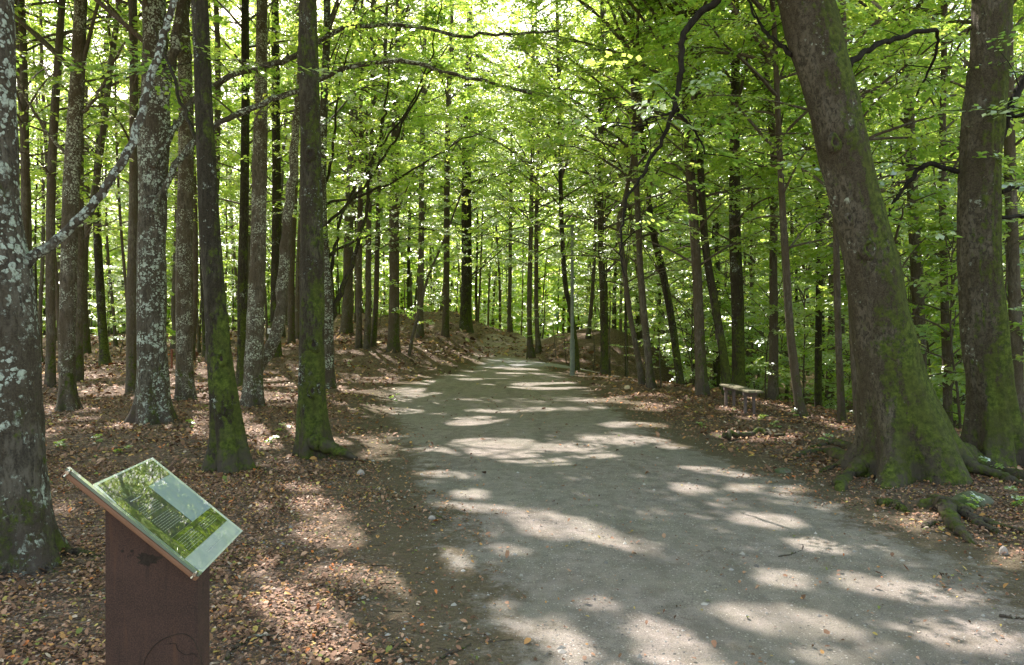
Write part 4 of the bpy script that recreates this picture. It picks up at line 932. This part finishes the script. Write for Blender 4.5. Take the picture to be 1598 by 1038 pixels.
def rock(px, py, w, h, label, mat, seed=0, name='stone'):
    g = ground_at(px, py); s = w / 2 / F * g[1]; hh = h / F * g[1]; rng = np.random.default_rng(seed)
    nu, nv = 24, 14; th = np.linspace(0, 2 * np.pi, nu, endpoint=False); ph = np.linspace(-.35, np.pi / 2 - .05, nv)
    r = 1 + sum(.07 / k * np.sin(k * th[None] * 1 + rng.uniform(0, 6) + 2 * ph[:, None]) * rng.uniform(.5, 1.5) for k in (2, 3, 5))
    V = np.stack([s * r * np.cos(ph)[:, None] * np.cos(th), s * .7 * r * np.cos(ph)[:, None] * np.sin(th), hh * r * np.sin(ph)[:, None] + 0 * th[None]], -1)
    b = Buf(); b.add(V.reshape(-1, 3), grid_faces(nv, nu)); b.add(V[-1], np.arange(nu)[None]); tag(obj(name, b.mesh(name, [mat]), None, tuple(g)), label, 'stone')
MOSSROCK = simple('mossy_stone', (.05, .075, .02), .9, 0, 9, (.13, .13, .10), .6); GREYROCK = simple('pale_stone', (.42, .37, .34), .85, 0, 20, (.25, .22, .2), .5)
rock(1518, 786, 62, 18, 'rounded mossy rock right of the leaning giant, above the surfacing root', MOSSROCK, 1)
rock(1566, 868, 14, 14, 'small whitish stone in sunny leaves at the right edge', GREYROCK, 2)
rock(563, 741, 12, 8, 'small grey stone on the dirt left of the path', GREYROCK, 3)
rock(1222, 738, 30, 7, 'low dark mossy lump left of the giant roots', MOSSROCK, 4)
rock(674, 812, 12, 6, 'small grey stone at the gravel edge beside the short twig', GREYROCK, 5)

# ------------------------------------------------------------------ bench
WOOD = simple('weathered_wood', (.14, .115, .10), .85, 0, 14, (.26, .22, .18), .6); WOODM = simple('mossy_wood', (.11, .105, .07), .95, 0, 12, (.28, .26, .18), .6, spec=.15); WLEG = simple('wood_leg', (.10, .075, .075), .85, 0, 14, (.15, .115, .11), .5)
def bench():
    x, y = 4.47, 14.5; z = float(H(x, y)); o = empty('bench', (x, y, z), math.radians(1.5)); tag(o, 'low backless wooden plank bench on four posts under the trees', 'bench')
    b = Buf(); box(b, (-.075, 0, .43), (.125, 1.75, .042), 0, bev=.008); obj('seat_plank', b.mesh('seat_plank', [WOODM], smooth=False), o)
    b = Buf(); box(b, (.078, -.02, .43), (.125, 1.75, .042), 0, bev=.008); obj('seat_plank', b.mesh('seat_plank', [WOODM], smooth=False), o)
    for yy in (-.55, .6):
        b = Buf(); box(b, (0, yy, .368), (.26, .09, .066), 0, bev=.006); obj('crossbeam', b.mesh('crossbeam', [WLEG], smooth=False), o)
        for xx in (-.085, .075):
            zz = float(H(x + xx, y + yy)) - z; b = Buf(); box(b, (xx, yy, (.334 + zz - .06) / 2), (.05, .06, .334 - zz + .06), 0, bev=.006); obj('leg', b.mesh('leg', [WLEG], smooth=False), o)
bench()
# ------------------------------------------------------------------ lamp post
PM = simple('galvanised', (.13, .155, .14), .55, .2, 8, (.2, .23, .2), .1)
def lamp():
    g = ground_at(893, 587); o = empty('lamp_post', g); tag(o, 'tall thin grey green lamp post beside the path', 'lamp post'); u = g[1] / F; h = (587 - 354) * u
    b = Buf(); tube(b, [(0, 0, -.1), (0, 0, .03 * 40), (0, 0, 1.25)], [.082, .082, .078], 16); obj('base', b.mesh('base', [PM]), o)
    b = Buf(); tube(b, [(0, 0, 1.24), (0, 0, 1.32), (0, 0, h)], [.062, .060, .048], 16); obj('pole', b.mesh('pole', [PM]), o)
    b = Buf(); tube(b, [(0, 0, .82), (0, 0, .90)], [.092, .092], 16); obj('collar', b.mesh('collar', [PM]), o)
    b = Buf(); box(b, (-.22, 0, h + .02), (.52, .20, .075), 0, bev=.03, R=None); l = obj('lamp_head', b.mesh('lamp_head', [PM], smooth=False), o)
    b = Buf(); box(b, (-.26, 0, h - .024), (.32, .15, .012), 0); obj('lens', b.mesh('lens', [simple('lens', (.6, .6, .55), .2)], smooth=False), l)
lamp()
# ------------------------------------------------------------------ trail marker on its tree, red-brown stake
t = [t for t in TREES if 'carrying the small white' in t[0]['label']][0]
g = t[2]; c = px3(422.5, 516.5, g[1] - .32)
o = empty('trail_marker', c); tag(o, 'small white square trail marker with a dark bar, fixed to the trunk', 'sign')
w = 10 / F * g[1]
b = Buf(); box(b, (0, 0, 0), (w, .012, w * .82), 0); obj('plate', b.mesh('plate', [simple('white_paint', (.78, .78, .8), .5)], smooth=False), o)
b = Buf(); box(b, (0, -.008, 0), (w * .52, .004, w * .22), 0); obj('bar', b.mesh('bar', [simple('black_paint', (.02, .02, .03), .5)], smooth=False), o)
b = Buf(); tube(b, [(.02, .004, -w * .2), (.08, .3, -w * .2)], [.012, .012], 6); obj('bracket', b.mesh('bracket', [DARK]), o)
g = ground_at(268, 575); b = Buf(); box(b, (0, 0, .30), (.06, .06, .8), 0, bev=.008)
o = obj('stake', b.mesh('stake', [simple('red_wood', (.28, .09, .05), .8, 0, 15, (.16, .06, .04), .3)], smooth=False), None, tuple(g)); tag(o, 'short reddish wooden stake left of the reddish brown beech', 'stake')

# ------------------------------------------------------------------ information lectern
def lectern():
    m, nt, out, N, L = new_mat('rusted_steel'); tc = N('ShaderNodeTexCoord'); P = tc.outputs['Object']
    n1 = noise(N, L, P, 5, 6, .7).outputs[0]; n2 = noise(N, L, P, 260, 3, .7).outputs[0]; n3 = noise(N, L, P, 14, 5, .6).outputs[0]
    c = mixc(N, L, ramp(N, L, n1, .35, .65), (.034, .017, .013), (.062, .031, .024)); c = mixc(N, L, ramp(N, L, n2, .42, .62, 0, .55), c, (.11, .06, .045)); c = mixc(N, L, ramp(N, L, n2, .45, .3, 0, .6), c, (.022, .012, .011))
    c = mixc(N, L, ramp(N, L, n3, .68, .72, 0, .8), c, (.02, .012, .01))
    ms = N('ShaderNodeMapping'); ms.inputs['Scale'].default_value = (1, 1, .07); L(P, ms.inputs['Vector']); ns_ = noise(N, L, ms.outputs[0], 34, 4, .65).outputs[0]
    c = mixc(N, L, ramp(N, L, ns_, .54, .70, 0, .55), c, (.11, .05, .028)); c = mixc(N, L, ramp(N, L, ns_, .44, .32, 0, .5), c, (.022, .013, .011))
    sx = N('ShaderNodeSeparateXYZ'); L(P, sx.inputs[0]); gm = mth(N, L, 'MULTIPLY', ramp(N, L, sx.outputs[0], -.23, -.14, .7, 0), ramp(N, L, n1, .4, .6)); c = mixc(N, L, gm, c, (.05, .055, .02))
    b = N('ShaderNodeBsdfPrincipled'); b.inputs['Roughness'].default_value = .8; L(c, b.inputs['Base Color']); bp = N('ShaderNodeBump'); bp.inputs['Strength'].default_value = .35; bp.inputs['Distance'].default_value = .004
    L(n2, bp.inputs['Height']); L(bp.outputs[0], b.inputs['Normal']); L(b.outputs[0], out.inputs[0]); RUST = m
    m, nt, out, N, L = new_mat('rust_bar'); tc = N('ShaderNodeTexCoord'); n1 = noise(N, L, tc.outputs['Object'], 20, 5, .6).outputs[0]
    b = N('ShaderNodeBsdfPrincipled'); b.inputs['Roughness'].default_value = .7; L(mixc(N, L, n1, (.16, .075, .04), (.30, .15, .085)), b.inputs['Base Color']); L(b.outputs[0], out.inputs[0]); BAR = m
    a, th, Lr, W = .0966, .713, .1878, .2125; Y0 = 2.1; Lr *= Y0; W *= Y0
    Cn = px3(316, 899, Y0) + np.array([-.004, 0, .006])
    u = np.array([math.cos(a) * math.cos(th), math.sin(a) * math.cos(th), -math.sin(th)]); v = np.array([-math.sin(a), math.cos(a), 0]); n = np.cross(u, v)
    D = Cn - u * Lr                                                    # upper front corner
    org = np.array([Cn[0] - .14, Cn[1] + .15, float(H(Cn[0] - .14, Cn[1] + .15))])
    o = empty('information_sign', org); tag(o, 'slanted glass information panel on a rusty steel pillar beside the path', 'sign')
    R = np.column_stack([u, v, n])
    def loc(s, t, h): return D + u * s + v * t + n * h - org            # s down slope, t across, h above
    def slab(name, s0, s1, t0, t1, h0, h1, mat, parent=o, bev=0):
        B = Buf(); box(B, loc((s0 + s1) / 2, (t0 + t1) / 2, (h0 + h1) / 2), (s1 - s0, t1 - t0, h1 - h0), 0, R, bev=bev); return obj(name, B.mesh(name, [mat], smooth=False), parent)
    def poly(name, st, h0, h1, mat, parent=o):
        V = np.array([loc(s, t, h) for h in (h0, h1) for s, t in st]); k = len(st); B = Buf(); B.add(V, grid_faces(2, k)); B.add(V[:k], np.arange(k)[None, ::-1]); B.add(V[k:], np.arange(k)[None])
        return obj(name, B.mesh(name, [mat], smooth=False), parent)
    # pillar: sloping top, slightly bent right edge
    xl, xr = px3(163, 900, Y0 + .03)[0], px3(306, 900, Y0 + .03)[0]; yf, yb = Y0 + .035, Y0 + .125
    def topz(x, y): q = (Cn[0] - x) / (math.cos(a) * math.cos(th)); return Cn[2] + q * math.sin(th) - .028
    prof = [(xl, yf), (xr - .006, yf), (xr, yf + .006), (xr, yb), (xl, yb)]
    V = [[x, y, -.15] for x, y in prof] + [[x, y, topz(x, y)] for x, y in prof]; B = Buf(); V = np.array(V) - org + np.array([0, 0, org[2] * 0])
    B.add(V, grid_faces(2, 5)); B.add(V[5:], np.arange(5)[None]); obj('pillar', B.mesh('pillar', [RUST], smooth=False), o)
    # outline of a shallow raised relief low on the pillar face
    def arc(pp, w, name):
        B = Buf(); S = spline([np.array([px3(x, y, yf)[0], yf - .001, px3(x, y, yf)[2]]) - org for x, y in pp], 30); tube(B, S, np.full(30, w), 5, 0); return obj(name, B.mesh(name, [DARK]), o)
    arc([(222, 1045), (230, 1022), (250, 1000), (280, 989), (296, 993), (306, 1005), (318, 1040)], .0011, 'engraved_line')
    arc([(262, 1005), (274, 1004), (278, 1014), (290, 1022), (300, 1019), (312, 1028)], .0009, 'engraved_line')
    for (x, y, r) in ((191, 860, .004), (206, 860, .0045)):
        B = Buf(); cpt = np.array([px3(x, y, yf)[0], yf - .0015, px3(x, y, yf)[2]]) - org; tube(B, [cpt, cpt + np.array([0, .003, 0])], [r, r], 12); obj('hole', B.mesh('hole', [DARK]), o)
    # dark weep stain as an uneven thin patch
    B = Buf(); rg = np.random.default_rng(4); tt = np.linspace(0, 2 * np.pi, 40, endpoint=False); rr = 1 + .18 * np.sin(3 * tt + 1) + .14 * np.sin(7 * tt) + .1 * rg.standard_normal(40)
    cpt = np.array([px3(231, 873, yf)[0], yf - .0008, px3(231, 873, yf)[2]]) - org; Vs = cpt + np.stack([.032 * rr * np.cos(tt), 0 * tt, .017 * rr * np.sin(tt)], 1); B.add(Vs, np.arange(40)[None]); obj('stain', B.mesh('stain', [DARK]), o)
    # carrier plate, rail with bolts, glass
    slab('carrier_plate', .0, Lr - .004, .004, W - .01, -.028, -.014, BAR)
    slab('rail', -.075, Lr + .002, -.014, .006, -.022, -.008, BAR, bev=.003)
    gm_, nt, out, N, L = new_mat('acrylic'); b = N('ShaderNodeBsdfPrincipled'); b.inputs['Base Color'].default_value = (.16, .22, .17, 1); b.inputs['Roughness'].default_value = .06; b.inputs['Coat Weight'].default_value = 1; L(b.outputs[0], out.inputs[0])
    slab('edge_strip', -.078, Lr + .0, -.012, .004, -.006, .002, gm_)
    steel = simple('bolt_steel', (.62, .62, .6), .25, 1)
    for s in (-.066, Lr - .012):
        B = Buf(); c0 = loc(s, -.013, -.004); tube(B, [c0 + v * .004, c0 - v * .010], [.0055, .0055], 12); tube(B, [c0 - n * .016, c0 + n * .010], [.004, .004], 10); obj('bolt', B.mesh('bolt', [steel], smooth=False), o)
    # printed panel with cut corners, layered under a clear coat
    ch = .018; outl = [(ch * .5, 0), (Lr - ch, 0), (Lr, ch), (Lr, W), (0, W), (0, ch)]
    def coat(name, cols, sc=9, rough=.012, stretch=(1, 1, 1), base=None):
        m, nt, out, N, L = new_mat(name); tc = N('ShaderNodeTexCoord'); mp = N('ShaderNodeMapping'); mp.inputs['Scale'].default_value = stretch; L(tc.outputs['Object'], mp.inputs['Vector'])
        n1 = noise(N, L, mp.outputs[0], sc, 6, .65, .4).outputs[0]; cr = N('ShaderNodeValToRGB'); e = cr.color_ramp.elements; L(n1, cr.inputs[0])
        e[0].position = .36; e[0].color = (*cols[0], 1); e[1].position = .62; e[1].color = (*cols[-1], 1)
        if len(cols) > 2: x = e.new(.5); x.color = (*cols[1], 1)
        b = N('ShaderNodeBsdfPrincipled'); b.inputs['Roughness'].default_value = .5; L(cr.outputs[0], b.inputs['Base Color']); b.inputs['Coat Weight'].default_value = 1; b.inputs['Coat Roughness'].default_value = rough; b.inputs['Coat IOR'].default_value = 1.75
        L(b.outputs[0], out.inputs[0]); return m
    G_E = coat('panel_edge', [(.42, .50, .46), (.5, .58, .53)]); 
    panel = poly('glass_panel', outl, -.012, 0, G_E)
    def pr(name, f, mat, h=.0012): return poly(name, [(Lr * s, W * t) for s, t in f], .0002, h, mat, panel)
    pr('printed_photo', [(.02, .06), (.215, .03), (.215, .955), (.015, .955)], coat('print_forest', [(.006, .01, .005), (.025, .042, .012), (.16, .20, .14)], 60, stretch=(1, 1, 1)))
    pr('printed_photo', [(.215, .02), (.84, .02), (.84, .12), (.215, .12)], coat('print_green', [(.015, .025, .006), (.06, .09, .02), (.17, .2, .08)], 50))
    pr('pale_field', [(.217, .535), (.66, .535), (.66, .955), (.217, .955)], coat('print_pale', [(.17, .25, .30), (.25, .34, .39)], 8))
    txt = pr('text_field', [(.217, .122), (.66, .122), (.66, .532), (.217, .532)], coat('print_dark', [(.012, .02, .022), (.025, .035, .038)], 8))
    gr = pr('printed_photo', [(.662, .122), (.84, .122), (.84, .955), (.662, .955)], coat('print_leaf', [(.008, .016, .003), (.04, .075, .006), (.19, .25, .015)], 45))
    pr('pale_field', [(.842, .03), (.955, .02), (.985, .06), (.985, .955), (.842, .955)], coat('print_pale2', [(.27, .35, .36), (.36, .44, .44)], 10))
    white = simple('white_ink', (.36, .40, .40), .5); rg = np.random.default_rng(9)
    def lines(name, s0, s1, t0, t1, nl, parent, th_=.0022):
        B = Buf()
        for i in range(nl):
            s = s0 + (s1 - s0) * (i + .5) / nl; t = t0
            while t < t1 - .02:
                w_ = min(rg.uniform(.012, .05), t1 - t); c_ = loc(Lr * s, W * (t + w_ / 2), .0016); box(B, c_, (th_, W * w_, .0005), 0, R); t += w_ + .009
        obj(name, B.mesh(name, [white], smooth=False), parent)
    lines('lettering', .25, .262, .16, .34, 1, txt, .003); lines('lettering', .33, .43, .14, .46, 5, txt, .0010); lines('lettering', .46, .60, .14, .47, 7, txt, .0010)
    lines('lettering', .69, .82, .15, .46, 6, gr, .0010); lines('lettering', .70, .78, .56, .86, 4, gr, .0010); lines('lettering', .90, .93, .30, .6, 2, panel, .0014)
lectern()

# ------------------------------------------------------------------ light
w = bpy.data.worlds.new("World"); SC.world = w; w.use_nodes = True; nt = w.node_tree
bg = nt.nodes['Background']; sky = nt.nodes.new('ShaderNodeTexSky'); sky.sky_type = 'NISHITA'; sky.sun_disc = False
sky.sun_elevation = SUN_EL; sky.sun_rotation = SUN_AZ; sky.air_density = 1.2; sky.dust_density = 2.5; sky.altitude = 100
wb = nt.nodes.new('ShaderNodeMix'); wb.data_type = 'RGBA'; wb.blend_type = 'MULTIPLY'; wb.inputs[0].default_value = 1; wb.inputs[7].default_value = (1.16, 1.0, .76, 1)   # daylight white balance
nt.links.new(sky.outputs[0], wb.inputs[6]); nt.links.new(wb.outputs[2], bg.inputs[0]); bg.inputs[1].default_value = .53
sl = bpy.data.lights.new('sun', 'SUN'); sl.energy = 13.5; sl.angle = math.radians(.53); sl.color = (1, .90, .83)
so = bpy.data.objects.new('sun', sl); COL.objects.link(so); so.location = (0, 0, 40)
from mathutils import Vector
so.rotation_euler = Vector(SDIR).to_track_quat('Z', 'Y').to_euler()
SC.view_settings.view_transform = 'Standard'; SC.view_settings.look = 'None'; SC.view_settings.exposure = 0
cy = SC.cycles; cy.use_adaptive_sampling = True; cy.adaptive_threshold = .025; cy.max_bounces = 8; cy.diffuse_bounces = 5; cy.glossy_bounces = 3; cy.transmission_bounces = 6; cy.transparent_max_bounces = 8
cy.use_denoising = True; cy.caustics_reflective = False; cy.caustics_refractive = False; cy.sample_clamp_indirect = 6
try: SC.render.use_persistent_data = False
except Exception: pass
print('built in %.1f s, %d objects, %d verts' % (time.time() - T0, len(SC.objects), sum(len(m.vertices) for m in bpy.data.meshes)))
